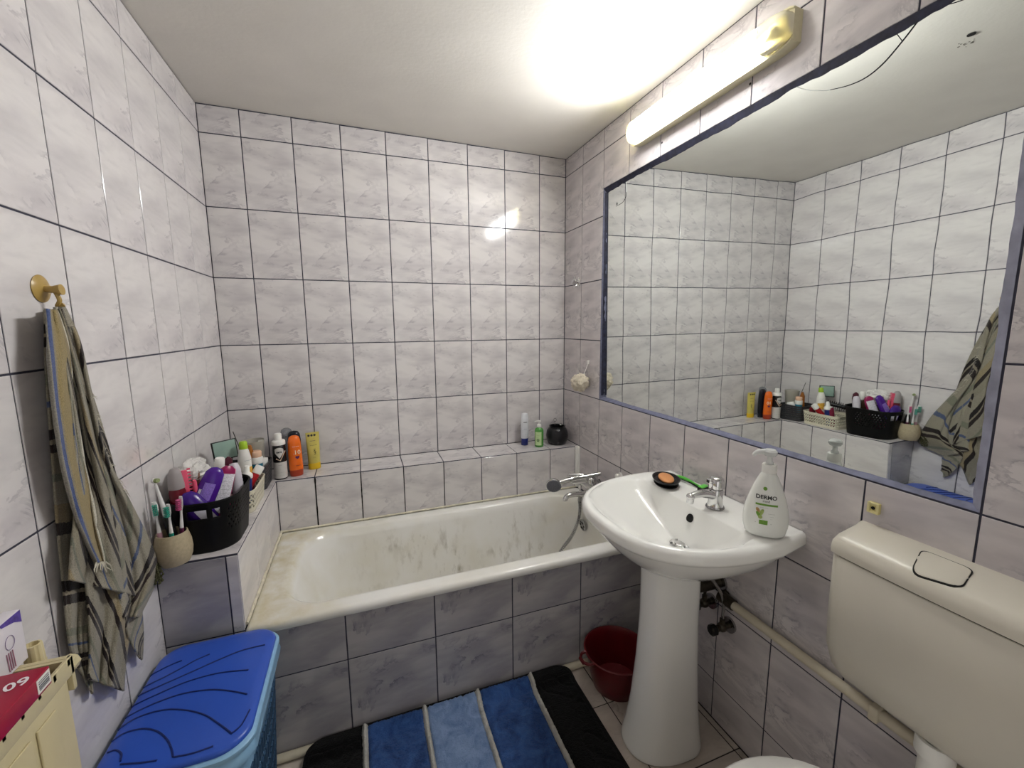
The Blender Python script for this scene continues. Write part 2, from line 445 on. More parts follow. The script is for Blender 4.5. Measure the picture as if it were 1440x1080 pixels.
# ================================================================== LAMP
def build_lamp():
    y0, y1, z = -.655, -1.335, 2.180
    t = thing('wall_lamp', 'lit fluorescent batten lamp with yellowed ends above the mirror', 'lamp', (W, (y0+y1)/2, z), Matrix.Rotation(math.pi, 4, 'Z'))
    # local: +x away from the wall, y along the lamp
    H = abs(y1-y0)/2
    def sect(hx, hz, y, n=14, x0=0.):
        return [(x0+hx*math.sin(math.pi*i/n)**.55, y, -hz*math.cos(math.pi*i/n)) for i in range(n+1)]
    M_TRAY = mat('lamp_tray_yellowed', '#d2cbaa', .45, var=.06)
    g = G(); rs = []
    for k, (yy, s) in enumerate(((-H, .8), (-H+.012, .93), (-H+.045, 1), (H-.045, 1), (H-.012, .93), (H, .8))):
        rs.append([(0, yy, -.048*s), (.032, yy, -.052*s), (.036, yy, -.050*s), (.036, yy, -.044*s), (.030, yy, -.043*s), (.030, yy, .043*s), (.034, yy, .044*s), (.034, yy, .049*s), (.030, yy, .050*s), (0, yy, .047*s)])
    part(t, 'tray', g.rings(rs), M_TRAY)
    # clear cover: frosted glowing middle, see-through yellowish ends
    em = bpy.data.materials.new('lamp_glow'); em.use_nodes = True
    nt = em.node_tree; b = nt.nodes['Principled BSDF']
    b.inputs['Base Color'].default_value = (.9, .9, .88, 1)
    b.inputs['Emission Color'].default_value = (1.0, 1.0, .985, 1)
    # emission cut on faces turned up or down, dimming ceiling and wall nearby
    ge = nt.nodes.new('ShaderNodeNewGeometry'); sz = nt.nodes.new('ShaderNodeSeparateXYZ'); ab = nt.nodes.new('ShaderNodeMath'); mr = nt.nodes.new('ShaderNodeMapRange')
    nt.links.new(ge.outputs['Normal'], sz.inputs[0]); ab.operation = 'MULTIPLY'; ab.inputs[1].default_value = 1.0; nt.links.new(sz.outputs['Z'], ab.inputs[0]); nt.links.new(ab.outputs[0], mr.inputs[0])
    mr.inputs[1].default_value = -.15; mr.inputs[2].default_value = .6; mr.inputs[3].default_value = LAMP_STRENGTH; mr.inputs[4].default_value = LAMP_STRENGTH*.03
    m2 = nt.nodes.new('ShaderNodeMapRange'); m2.inputs[1].default_value = -.95; m2.inputs[2].default_value = -.35; m2.inputs[3].default_value = .22; m2.inputs[4].default_value = 1
    nt.links.new(ab.outputs[0], m2.inputs[0]); mu = nt.nodes.new('ShaderNodeMath'); mu.operation = 'MULTIPLY'
    nt.links.new(mr.outputs[0], mu.inputs[0]); nt.links.new(m2.outputs[0], mu.inputs[1])
    nt.links.new(mu.outputs[0], b.inputs['Emission Strength'])
    rs = []
    a0, a1 = -H+.052, H-.085
    a0, a1 = -H+.028, H-.075
    for yy, s in ((a0, .82), (a0+.01, .96), (a0+.03, 1), (a1-.03, 1), (a1-.01, .96), (a1, .82)):
        rs.append(sect(.042*s, .041*s, yy, x0=.0305))
    g = G().rings(rs, closed=True)
    part(t, 'diffuser', g, em, label='brightly glowing white middle of the cover')
    M_END = mat('lamp_cover_end', '#e6dfb8', .25, var=.05, trans=.35)
    for sgn, L, nm in ((1, .075, 'end_cap'), (-1, .028, 'end_cap')):
        rs = []
        for q, s in ((0, 1.0), (.45, .97), (.75, .88), (.92, .72), (1, .5)):
            yy = sgn*(H-L+L*q)
            rs.append(sect(.043*s, .0425*s, yy, x0=.0305))
        if sgn < 0: pass
        part(t, nm, G().rings(rs), M_END)
    g = G().box(.035, .060, H-.074, H-.035, -.018, .018, c=.004)
    part(t, 'lamp_holder', g, mat('lamp_holder_grey', '#8d8a78', .5))
    for yy in (-.1, .12, H-.12):
        part(t, 'clip', G().box(.024, .036, yy-.012, yy+.012, -.0505, -.045, c=.002), M_TRAY)
build_lamp()

# ================================================================== MIRROR
def build_mirror():
    n = Vector((-1, .007, -.008)).normalized(); Q = Vector((W+.012, -1.1, 1.523))
    def px(y, z): return Q.x + (.007*(y-Q.y) - .008*(z-Q.z))
    t = thing('wall_mirror', 'large cracked wall mirror set flush in the tiled wall above the basin', 'mirror', (W, -1.1, MZ0))
    O = Vector((W, -1.1, MZ0))
    mm = bpy.data.materials.new('mirror_glass'); mm.use_nodes = True
    nt = mm.node_tree; b = nt.nodes['Principled BSDF']
    b.inputs['Metallic'].default_value = 1; b.inputs['Roughness'].default_value = .012
    b.inputs['Base Color'].default_value = (.83, .87, .845, 1)
    tc = nt.nodes.new('ShaderNodeTexCoord'); no = nt.nodes.new('ShaderNodeTexNoise'); bp = nt.nodes.new('ShaderNodeBump')
    no.inputs['Scale'].default_value = 7.5; no.inputs['Detail'].default_value = 1.0
    nt.links.new(tc.outputs['Object'], no.inputs['Vector']); nt.links.new(no.outputs['Fac'], bp.inputs['Height'])
    bp.inputs['Distance'].default_value = .0002
    nt.links.new(bp.outputs['Normal'], b.inputs['Normal'])
    y0, y1, z0, z1 = MY0+.003, MY1-.003, MZ0+.003, MZ1-.003
    cs = [(y1, z0), (y0, z0), (y0, z1), (y1, z1)]
    g = G().rings([[Vector((px(y, z)+.005, y, z))-O for y, z in cs], [Vector((px(y, z), y, z))-O for y, z in cs]])
    part(t, 'glass', g, mm, smooth=False)
    M_E1 = mat('mirror_edge_navy', '#24263c', .6, var=.5, scale=50)
    M_E2 = mat('mirror_edge_bluegrey', '#6e7189', .6, var=.25, scale=40)
    M_E3 = mat('mirror_edge_lavender', '#8e8fa0', .65, var=.2, scale=30)
    def strip(name, p0, p1, inward, w, m, jag, seed, xo):
        g = G(); n = 120; A = []; B = []; C = []; D = []
        p0 = Vector((0,)+p0); p1 = Vector((0,)+p1); iw = Vector((0,)+inward)
        for i in range(n+1):
            p = p0.lerp(p1, i/n)
            k = noise.noise(p*9+Vector((seed, 0, 0))); k2 = noise.noise(p*45+Vector((seed, 3, 0)))
            ww = w*(1+jag*(k+.5*k2))
            q = p+iw*ww
            A.append(Vector((W+.0275, p.y, p.z))-O); B.append(Vector((W-xo, p.y, p.z))-O)
            C.append(Vector((px(q.y, q.z)-.0012 if True else 0, q.y, q.z))-O); D.append(Vector((px(q.y, q.z)-.0002, q.y, q.z))-O)
        g.rings([A, B, C, D], cap0=False, cap1=False, closed=False)
        part(t, name, g, m, ang=60)
    strip('edge_seal', (MY1, MZ1), (MY0, MZ1), (0, -1), .019, M_E1, .35, 1, -.0005)
    strip('edge_seal', (MY1, MZ0), (MY0, MZ0), (0, 1), .011, M_E2, .25, 2, -.0005)
    strip('edge_seal', (MY1, MZ0), (MY1, MZ1), (-1, 0), .013, M_E2, .3, 3, -.0005)
    strip('edge_seal', (MY1-.009, MZ0+.02), (MY1-.009, MZ1-.02), (-1, 0), .007, M_E1, 1.3, 5, -.004)
    strip('edge_seal', (MY0, MZ0), (MY0, MZ1), (1, 0), .017, M_E3, .2, 4, -.0005)
    def crack(pts, r, m, name='crack'):
        P = [at_x(u, v, W+.012) for u, v in pts]
        P = [Vector((px(p.y, p.z)-.0004, p.y, p.z))-O for p in P]
        n = len(P)*6; q = [polyl(P, i/n) for i in range(n+1)]
        part(t, name, G().tube(q, r, n=5), m)
    M_CK = mat('crack_dark', '#1c1f26', .6); M_CKW = mat('crack_lit_white', '#d9dedb', .4)  # white copy paints the light caught along parts of the cracks
    crack([(1120, 122), (1138, 127), (1162, 128), (1170, 127)], .0010, M_CKW)
    crack([(1170, 127), (1195, 121), (1220, 110), (1245, 90), (1272, 59), (1290, 36), (1309, 11)], [.0006+.0009*min(1, i/20) for i in range(43)], M_CK)
    crack([(1272, 59), (1263, 47), (1256, 36)], .0008, M_CK)
    crack([(1306, 12), (1330, 9), (1350, 4), (1366, -2)], .0008, M_CK)
    crack([(880.5, 254), (881, 262), (881.5, 270)], .0012, M_CKW)
    crack([(881, 270), (880, 277), (875, 285), (866, 290)], .0008, M_CK)
    p = at_x(867.5, 286.5, W+.012); q = Vector((px(p.y, p.z)-.0005, p.y, p.z))-O
    part(t, 'chip', G().ellipsoid(q, (.0008, .004, .006), n=10, m=6), M_CK)
    p = at_x(859, 263, W+.012); q = Vector((px(p.y, p.z)-.0005, p.y, p.z))-O
    part(t, 'chip', G().add([q+Vector((0, .012, 0)), q+Vector((0, -.012, .006)), q+Vector((0, -.010, -.008)), q+Vector((0, .004, -.006))], [(0, 1, 2, 3)]), M_CK)
build_mirror()

# ================================================================== BATH
def tub_material():
    m = bpy.data.materials.new('old_enamel'); m.use_nodes = True
    nt = m.node_tree; n = nt.nodes; l = nt.links; b = n['Principled BSDF']
    tc = n.new('ShaderNodeTexCoord'); sep = n.new('ShaderNodeSeparateXYZ'); l.new(tc.outputs['Object'], sep.inputs[0])
    def math_(op, a, c):
        k = n.new('ShaderNodeMath'); k.operation = op
        for i, v in enumerate((a, c)):
            if isinstance(v, (int, float)): k.inputs[i].default_value = v
            else: l.new(v, k.inputs[i])
        k.use_clamp = True
        return k.outputs[0]
    mp = n.new('ShaderNodeMapping'); mp.inputs['Scale'].default_value = (1, 1, .35); l.new(tc.outputs['Object'], mp.inputs[0])
    def nz(s, d, vec, lo, hi):
        t = n.new('ShaderNodeTexNoise'); t.inputs['Scale'].default_value = s; t.inputs['Detail'].default_value = d; t.inputs['Roughness'].default_value = .65
        l.new(vec, t.inputs['Vector']); r = n.new('ShaderNodeMapRange'); r.inputs[1].default_value = lo; r.inputs[2].default_value = hi
        l.new(t.outputs['Fac'], r.inputs[0]); return r.outputs[0]
    streak = nz(28, 6, mp.outputs[0], .5, .72)
    patch = nz(5, 3, tc.outputs['Object'], .42, .62)
    # limescale grime lives on the far long wall of the tub, below the rim, towards the tap end
    mx = n.new('ShaderNodeMapRange'); mx.inputs[1].default_value = .35; mx.inputs[2].default_value = .8; l.new(sep.outputs['X'], mx.inputs[0])
    my = n.new('ShaderNodeMapRange'); my.inputs[1].default_value = -.42; my.inputs[2].default_value = -.30; l.new(sep.outputs['Y'], my.inputs[0])
    mz = n.new('ShaderNodeMapRange'); mz.inputs[1].default_value = .485; mz.inputs[2].default_value = .42; l.new(sep.outputs['Z'], mz.inputs[0])
    f = math_('MULTIPLY', math_('MULTIPLY', streak, patch), math_('MULTIPLY', mx.outputs[0], math_('MULTIPLY', my.outputs[0], mz.outputs[0])))
    f = math_('MULTIPLY', f, .75)
    yel = nz(3, 3, tc.outputs['Object'], .4, .75)
    base = n.new('ShaderNodeMix'); base.data_type = 'RGBA'; l.new(yel, base.inputs['Factor'])
    base.inputs[6].default_value = srgb('#ecebe7')+(1,); base.inputs[7].default_value = srgb('#dedacb')+(1,)
    mix = n.new('ShaderNodeMix'); mix.data_type = 'RGBA'; l.new(f, mix.inputs['Factor']); l.new(base.outputs[2], mix.inputs[6])
    mix.inputs[7].default_value = srgb('#857b5e')+(1,)
    # yellowed, worn rim at the head end
    rx = n.new('ShaderNodeMapRange'); rx.inputs[1].default_value = .55; rx.inputs[2].default_value = .25; l.new(sep.outputs['X'], rx.inputs[0])
    rz = n.new('ShaderNodeMapRange'); rz.inputs[1].default_value = .47; rz.inputs[2].default_value = .495; l.new(sep.outputs['Z'], rz.inputs[0])
    rf = math_('MULTIPLY', math_('MULTIPLY', rx.outputs[0], rz.outputs[0]), nz(14, 5, tc.outputs['Object'], .25, .7))
    mix2 = n.new('ShaderNodeMix'); mix2.data_type = 'RGBA'; l.new(rf, mix2.inputs['Factor']); l.new(mix.outputs[2], mix2.inputs[6])
    mix2.inputs[7].default_value = srgb('#cfc5a2')+(1,)
    l.new(mix2.outputs[2], b.inputs['Base Color'])
    b.inputs['Roughness'].default_value = .16
    return m
def build_bath():
    t = thing('bathtub', 'white enamel built-in bathtub with brownish limescale stains', 'bathtub', (0, 0, 0))
    x0, x1, y0, y1 = LX+.002, W-.002, AP-.022, BL-.003
    R = lambda i, z, r, xx0=x0, xx1=x1, yy0=y0, yy1=y1: rrect(xx0+i, xx1-i, yy0+i, yy1-i, r, z)
    rs = [R(.004, .470, .012), R(0, .474, .014), R(0, .490, .014), R(.004, .497, .014), R(.010, .5005, .015), R(.02, .5015, .02)]
    ix0, ix1, iy0, iy1 = .285, 1.652, -.775, -.245
    def I(z, dl, dr, dy, r): return rrect(ix0+dl, ix1-dr, iy0+dy, iy1-dy, r, z)
    rs += [I(.5015, -.012, -.01, -.012, .15), I(.500, 0, 0, 0, .145), I(.494, .012, .006, .008, .14), I(.46, .035, .010, .015, .14),
           I(.38, .075, .018, .028, .145), I(.28, .12, .03, .042, .15), I(.19, .17, .045, .06, .15), I(.15, .21, .065, .085, .15), I(.13, .28, .12, .13, .12), I(.125, .36, .2, .19, .07)]
    part(t, 'shell', G().rings(rs, cap0=False), tub_material(), ang=70)
    # overflow rosette on the tap end
    c = Vector((1.622, -.405, .385)); M = Matrix.Translation(c) @ Matrix.Rotation(-math.pi/2-.1, 4, 'Y')
    o = part(t, 'overflow_plate', G().lathe([(.030, -.004), (.031, .002), (.026, .005), (.012, .004), (.001, .004)], M, n=28), M_CHROME2)
    g = G()
    for k in range(6):
        a = k*math.pi/3
        g.box(-.0045, .0045, .011, .024, .0035, .0056, M @ Matrix.Rotation(a, 4, 'Z'), c=.001)
    part(o, 'slot', g, M_DARK)
    M = Matrix.Translation((1.42, -.5, .127))
    part(t, 'drain', G().lathe([(.03, 0), (.031, .002), (.024, .003), (.001, .001)], M, n=24), M_CHROME2)
build_bath()

def build_bath_mixer():
    t = thing('bath_mixer', 'chrome bath mixer tap with curved spout on the wall over the tub', 'tap', (W, -.43, .60))
    # local coordinates: -x into the room
    g = G().tube([(-.062, .085, 0), (-.062, -.085, 0)], .021, n=20)
    for y in (.075, -.075):
        g.tube([(-.004, y, -.0), (-.062, y, 0)], .013, n=14)
        g.tube([(-.003, y, 0), (-.009, y, 0)], .031, n=24)
    part(t, 'body', g, M_CHROME)
    pts = [(-.062, 0, -.012), (-.085, 0, -.03), (-.12, 0, -.032), (-.16, 0, -.028), (-.19, 0, -.03), (-.205, 0, -.042), (-.206, 0, -.052)]
    q = [polyl(pts, i/24) for i in range(25)]
    part(t, 'spout', G().tube(q, [.015-.003*i/24 for i in range(25)], n=16), M_CHROME)
    o = part(t, 'lever', G().tube([(-.062, 0, .018), (-.062, 0, .040)], [.021, .019], n=18).ellipsoid((-.062, 0, .042), (.022, .022, .012)), M_CHROME)
    g = G(); q = [polyl([(-.06, 0, .046), (-.09, .012, .058), (-.13, .03, .062), (-.165, .045, .060)], i/14) for i in range(15)]
    g.tube(q, [.011-.005*i/14 for i in range(15)], n=10)
    part(o, 'handle', g, M_CHROME)
    part(t, 'diverter', G().tube([(-.125, 0, -.02), (-.125, 0, .004)], .006, n=10).tube([(-.125, 0, .004), (-.125, 0, .016)], .010, n=14), M_CHROME)
    part(t, 'hose_outlet', G().tube([(-.125, 0, -.04), (-.125, 0, -.068)], .010, n=12), M_CHROME2)
    part(t, 'cradle', G().box(-.16, -.075, .005, .035, .022, .030, c=.003), M_WPLAST)
    # hand shower resting on the mixer, with its hose hanging into the tub
    h = thing('hand_shower', 'chrome hand shower with grey round head resting on the bath mixer', 'shower head', (W-.06, -.43, .655))
    hp = [(.045, -.015, .012), (-.0, -.005, .004), (-.06, .01, -.004), (-.12, .02, -.012), (-.165, .028, -.022)]
    q = [polyl(hp, i/20) for i in range(21)]
    part(h, 'handle', G().tube(q, [.0105+.003*math.sin(i/20*2.5) for i in range(21)], n=14), M_CHROME)
    M = Matrix.Translation((-.192, .032, -.036)) @ Matrix.Rotation(math.radians(60), 4, Vector((1, 1.0, 0)).normalized()) 
    M = axis_matrix((-.196, .030, -.034), Vector((-.196, .030, -.034))+Vector((-.30, -.72, -.24)), (0, 0, 1))
    part(h, 'head', G().lathe([(.012, -.030), (.032, -.018), (.040, -.005), (.040, .002), (.037, .004)], M, n=32), M_CHROME)
    f = part(h, 'spray_face', G().lathe([(.037, .003), (.036, .0055), (.001, .006)], M, n=32), mat('spray_face_grey', '#6d6f78', .45, var=.1))
    g = G()
    for rr, nn in ((.026, 18), (.019, 12), (.008, 4)):
        for k in range(nn):
            a = 2*math.pi*k/nn; g.lathe([(.0014, .005), (.0012, .0075)], M @ Matrix.Translation((rr*math.cos(a), rr*math.sin(a), 0)), n=6)
    part(f, 'nozzle', g, M_BLACK)
    s = thing('shower_hose', 'ribbed metal shower hose hanging from the bath mixer into the tub', 'hose', (W-.125, -.43, .535))
    pts = [(0, 0, 0), (0, -.004, -.05), (-.018, -.018, -.10), (-.075, -.058, -.15), (-.150, -.095, -.19), (-.22, -.11, -.28), (-.24, -.09, -.36), (-.21, -.02, -.386), (-.12, .05, -.388), (0, .02, -.385), (.035, -.1, -.36),
           (.06, -.20, -.25), (.075, -.225, -.12), (.085, -.19, -.0), (.08, -.1, .08), (.075, -.05, .115)]
    n = 520; q = [polyl(pts, i/n) for i in range(n+1)]
    g = G().tube(q, [.0082+.0013*(1 if i % 3 == 0 else -1) for i in range(n+1)], n=8)
    part(s, 'hose', g, M_CHROME2, ang=25)
build_bath_mixer()

# ================================================================== WASH BASIN
BC = -1.192; BW = .297
def dshape(x_back, x_front, yc, hw, p, z, nf=48, nb=14, xc=None):
    """D outline: straight back edge at x_back, super-elliptic front reaching x_front"""
    xc = x_back-.02 if xc is None else xc
    pts = []
    for i in range(nf+1):
        a = math.pi*i/nf                       # from +y side round the front to -y side
        c, s_ = math.cos(a), math.sin(a)
        y = yc+hw*math.copysign(abs(c)**(2/p), c); x = xc-(xc-x_front)*abs(s_)**(2/p)
        pts.append((x, y, z))
    e0, e1 = (x_back, yc-hw), (x_back, yc+hw)
    for i in range(nb):
        f = (i+.5)/nb
        pts.append((x_back, lerp(yc-hw, yc+hw, f), z))
    return pts
def build_basin():
    t = thing('wash_basin', 'white ceramic wash basin with rounded front fixed to the right wall', 'basin', (1.5, BC, .66))
    O = Vector((1.5, BC, .66))
    xb = W-.001
    z = .842
    def D(i, zz, xf=1.222, p=2.5, back=xb, hw=BW, xc=1.60): return [Vector(q)-O for q in dshape(back, xf+i, BC, hw-i, p, zz, xc=xc)]
    rs = []
    # underside upwards
    cx, cy = 1.52, BC
    def blend(ring, k, zz): return [Vector((lerp(q.x, cx-O.x, k) if True else 0, lerp(q.y, cy-O.y, k), zz-O.z)) for q in ring]
    lip = D(.012, .80)
    rs += [blend(lip, .72, .655), blend(lip, .55, .668), blend(lip, .35, .695), blend(lip, .2, .73), blend(lip, .08, .768), blend(lip, .025, .79), lip, D(.003, .804), D(0, .812), D(.001, .828), D(.006, .838), D(.014, z)]
    rs.append(D(.022, z-.001))
    # inner bowl
    def Iq(zz, i=0, back=1.565, p=2.6): return [Vector(q)-O for q in dshape(back-i*.5, 1.253+i, BC, BW-.040-i, p, zz, xc=back-.06)]
    top = Iq(z-.003); rs.append(top)
    dr = Vector((1.508, BC-.024, .716)); 
    def bowl(k, zz):
        return [Vector((lerp(q.x, dr.x-O.x, k), lerp(q.y, dr.y-O.y, k), zz-O.z)) for q in Iq(zz, .012)]
    rs += [Iq(z-.010, .008), bowl(.05, .816), bowl(.16, .794), bowl(.32, .771), bowl(.50, .750), bowl(.68, .733), bowl(.83, .722), bowl(.93, .7165)]
    o = part(t, 'bowl', G().rings(rs), M_WHITE, ang=75)
    # drain
    M = Matrix.Translation(dr-O+Vector((0, 0, .0065)))
    part(t, 'drain', G().lathe([(.030, -.002), (.031, .001), (.024, .003), (.021, -.001), (.016, -.003), (.015, .002), (.001, .004)], M, n=28), M_CHROME)
    c = Vector((1.5515, BC-.018, .797))-O
    M = Matrix.Translation(c) @ Matrix.Rotation(-math.pi/2+.5, 4, 'Y')
    part(t, 'overflow_hole', G().lathe([(.0115, -.004), (.0115, .006), (.0095, .0068)], M, n=20, sx=1.15), M_DARK)
    p = thing('basin_pedestal', 'white ceramic pedestal under the wash basin flaring towards the floor', 'pedestal', (1.53, -1.185, 0))
    rs = []
    for zz, fx, bx, hy in ((0, .172, .085, .106), (.008, .176, .086, .109), (.02, .174, .086, .108), (.07, .160, .08, .100), (.16, .145, .072, .092), (.30, .131, .064, .085), (.45, .122, .058, .081), (.60, .122, .055, .082), (.665, .126, .055, .085)):
        r_ = []
        for j in range(44):
            a = 2*math.pi*j/44; c_, s_ = math.cos(a), math.sin(a); pw = 2/2.35
            xx = (bx if c_ > 0 else fx)*math.copysign(abs(c_)**pw, c_); yy = hy*math.copysign(abs(s_)**pw, s_)
            r_.append((xx, yy, zz))
        rs.append(r_)
    part(p, 'column', G().rings(rs), M_WHITE, ang=70)
build_basin()

def build_basin_tap():
    t = thing('basin_tap', 'chrome single-lever basin tap standing on the wash basin', 'tap', (1.610, -1.248, .8405), math.radians(0))
    part(t, 'base_ring', G().lathe([(.027, 0), (.028, .003), (.026, .007), (.022, .0085)], n=28), M_CHROME2)
    part(t, 'body', G().lathe([(.0245, .007), (.0215, .02), (.0205, .04), (.0215, .058), (.020, .061)], n=28), M_CHROME)
    rs = []
    for k in range(13):
        f = k/12; x = -.006-.098*f; zc = .040+.012*math.sin(f*2.6)+.004*f
        a, b = lerp(.016, .0095, f), lerp(.0165, .0085, f)
        rs.append([(x, a*math.cos(2*math.pi*j/18), zc+b*math.sin(2*math.pi*j/18)) for j in range(18)])
    o = part(t, 'spout', G().rings(rs), M_CHROME)
    part(o, 'aerator', G().tube([(-.098, 0, .054), (-.101, 0, .030)], [.0105, .0105], n=16).ellipsoid((-.100, 0, .050), (.0125, .0125, .011)), M_CHROME)
    o = part(t, 'lever_knob', G().lathe([(.019, .0615), (.0235, .066), (.024, .082), (.0215, .094), (.014, .100), (.001, .1015)], n=28), M_CHROME)
    part(o, 'lever', G().box(-.034, -.012, -.009, .009, .083, .098, c=.004), M_CHROME)
    part(o, 'marker', G().box(-.0355, -.0335, -.005, .005, .086, .095, c=.0008), M_BLACK)
build_basin_tap()

def build_under_basin():
    # cream pipe on the wall and the brass stop valves under the basin
    t = thing('wall_pipe', 'cream painted water pipe running along the lower right wall', 'pipe', (W-.024, -1.27, .500))
    part(t, 'pipe', G().tube([(0, 0, 0), (0, -.9, -.002)], .0135, n=16), M_CREAMPIPE)
    M_BR = mat('grimy_brass', '#4a443a', .45, .8, var=.35, scale=60, bump=.0006, bscale=200)
    part(t, 'elbow', G().tube([(0, .05, .002), (0, -.004, 0)], [.02, .0185], n=14).tube([(0, .045, 0), (.02, .045, 0)], .018, n=12), M_BR)
    part(t, 'clip', G().box(-.018, .024, -.42, -.40, -.02, .018, c=.004), M_CREAMPIPE)
    for k, (y, z) in enumerate(((-1.165, .44), (-1.245, .405))):
        v = thing('stop_valve', ('dark brass stop valve under the basin, the one nearer the tub', 'dark brass stop valve under the basin, the lower one nearer the cistern')[k], 'valve', (W-.001, y, z), None, 'stop valves under the basin')
        part(v, 'rosette', G().tube([(0, 0, 0), (-.008, 0, 0)], .026, n=20), M_CHROME2)
        part(v, 'body', G().tube([(-.006, 0, 0), (-.06, 0, 0)], .011, n=12).tube([(-.035, 0, -.004), (-.035, 0, .03)], .009, n=12).ellipsoid((-.035, 0, 0), (.017, .016, .016)), M_BR)
        h = part(v, 'knob', G().tube([(-.06, 0, 0), (-.068, 0, 0), (-.082, 0, 0), (-.086, 0, 0)], [.012, .019, .018, .012], n=9), M_BLACK, ang=20)
        top = Vector((1.56, -1.22+.03*k, .69))-Vector((W-.001, y, z))
        q = [polyl([(-.035, 0, .026), (-.036, 0, .09), (-.06, .01, .15), top], i/16) for i in range(17)]
        part(v, 'supply_tube', G().tube(q, .0055, n=8), M_CHROME2 if k else M_BR)
    w = thing('waste_pipe', 'grimy waste pipe from the basin into the wall behind the pedestal', 'pipe', (W-.001, -1.19, .53))
    q = [polyl([(0, 0, 0), (-.06, 0, .0), (-.11, 0, .01), (-.12, 0, .06), (-.125, 0, .13)], i/20) for i in range(21)]
    part(w, 'pipe', G().tube(q, .02, n=14), M_BR)
    part(w, 'rosette', G().tube([(0, 0, 0), (-.008, 0, 0)], .035, n=20), M_CHROME2)
build_under_basin()

# ================================================================== CISTERN + TOILET
def build_cistern():
    M_CI = mat('cistern_plastic', '#d9d4c6', .3, var=.03, scale=4)
    M_CI2 = mat('cistern_front_plastic', '#cfcabd', .32, var=.03, scale=6)
    ya, yb = -1.582, -2.075                      # left and right side
    t = thing('toilet_cistern', 'cream plastic toilet cistern mounted on the wall right of the basin', 'cistern', (W, (ya+yb)/2, .565))
    H = (ya-yb)/2
    def prof(x, ins, z, r=.03):
        """plan section: back at 0, bowed front at -x"""
        pts = []
        n = 30
        for i in range(n+1):
            f = i/n; y = lerp(H-ins, -(H-ins), f)
            e = min(1, min(f, 1-f)*2*H/r)
            bow = .010*(1-(2*f-1)**2)
            pts.append((-(x*(math.sqrt(max(0, 1-(1-e)**2))) + bow) if e < 1 else -(x+bow), y, z))
        return pts
    g = G().rings([prof(.065, .05, 0), prof(.082, .028, .008), prof(.095, .010, .03), prof(.108, .002, .08), prof(.112, 0, .16), prof(.113, 0, .312), prof(.111, .002, .3135)])
    part(t, 'tank', g, M_CI2, ang=60)
    def top(x, ins, z): return prof(x, ins, z, .022)
    part(t, 'seam', G().rings([prof(.1095, .0035, .312), prof(.1095, .0035, .319)]), M_DARK)
    g = G().rings([prof(.1115, .002, .3165), top(.1145, 0, .3175), top(.115, -.001, .330), top(.112, 0, .346), top(.096, .003, .359), top(.06, .008, .368), top(.02, .012, .3715), top(.004, .014, .372)])
    lid = part(t, 'lid', g, M_CI, ang=60)
    # push plate on the lid: rounded quadrilateral that follows the lid
    yc = (ya+yb)/2
    def lz(x):    # lid height over distance from wall
        tab = ((0, .372), (.02, .3715), (.06, .368), (.096, .359), (.112, .346), (.118, .330))
        for (a, za), (b, zb) in zip(tab[:-1], tab[1:]):
            if x <= b: return lerp(za, zb, (x-a)/(b-a))
        return .33
    def plate(o, h, r=.010):
        cs = [(.036, -1.728), (.036, -1.806), (.106, -1.820), (.116, -1.752)]
        cs = [Vector((-a, b-yc, 0)) for a, b in cs]; c = sum(cs, Vector())/4
        ring = []
        for i in range(4):
            p, a, b = cs[i], cs[i-1], cs[(i+1) % 4]
            d1 = (a-p).normalized(); d2 = (b-p).normalized()
            for k in range(6):
                f = k/5; q = (p+d1*.016)*(1-f)**2+p*2*f*(1-f)+(p+d2*.016)*f*f
                q = c+(q-c)*(1+o/.04)
                ring.append(Vector((q.x, q.y, lz(max(0, -q.x-.010*(1-(q.y/H)**2)))+h+.0008)))
        return ring
    part(lid, 'button_gap', G().rings([plate(.0024, -.004), plate(.0024, .0011)]), M_DARK)
    part(lid, 'flush_button', G().rings([plate(.0, -.004), plate(0, .0012), plate(-.001, .0020)]), M_CI)
    f = thing('flush_pipe', 'white flush pipe dropping from the cistern to the toilet', 'pipe', (W-.06, -1.80, .41))
    part(f, 'pipe', G().tube([(0, 0, -.12), (0, 0, .154)], .024, n=18).tube([(0, 0, .12), (0, 0, .154)], .032, n=18), M_WPLAST)
    # toilet
    k = thing('toilet', 'white toilet with closed seat lid below the cistern', 'toilet', (1.33, -1.80, 0))
    def egg(hx0, hx1, hy, z, n=40, dx=0):
        return [((hx1 if math.cos(2*math.pi*j/n) > 0 else hx0)*math.cos(2*math.pi*j/n)+dx, hy*math.copysign(abs(math.sin(2*math.pi*j/n))**.9, math.sin(2*math.pi*j/n)), z) for j in range(n)]
    part(k, 'bowl', G().rings([egg(.16, .22, .12, 0), egg(.16, .22, .12, .03), egg(.13, .20, .10, .12), egg(.16, .22, .12, .25), egg(.22, .24, .17, .35), egg(.235, .25, .18, .385), egg(.23, .245, .178, .395)]), M_WHITE, ang=60)
    part(k, 'seat', G().rings([egg(.235, .20, .183, .396), egg(.24, .205, .188, .402), egg(.24, .205, .188, .41), egg(.235, .20, .184, .415)]), M_WPLAST, ang=60)
    part(k, 'seat_lid', G().rings([egg(.236, .20, .186, .416), egg(.243, .207, .192, .420), egg(.243, .207, .192, .430), egg(.232, .198, .184, .437), egg(.17, .14, .13, .441), egg(.05, .05, .04, .443)]), M_WPLAST, ang=60)
    for y in (-.07, .07):
        part(k, 'hinge', G().tube([(.213, y-.015, .405), (.213, y+.015, .405)], .010, n=12), M_WPLAST)
build_cistern()
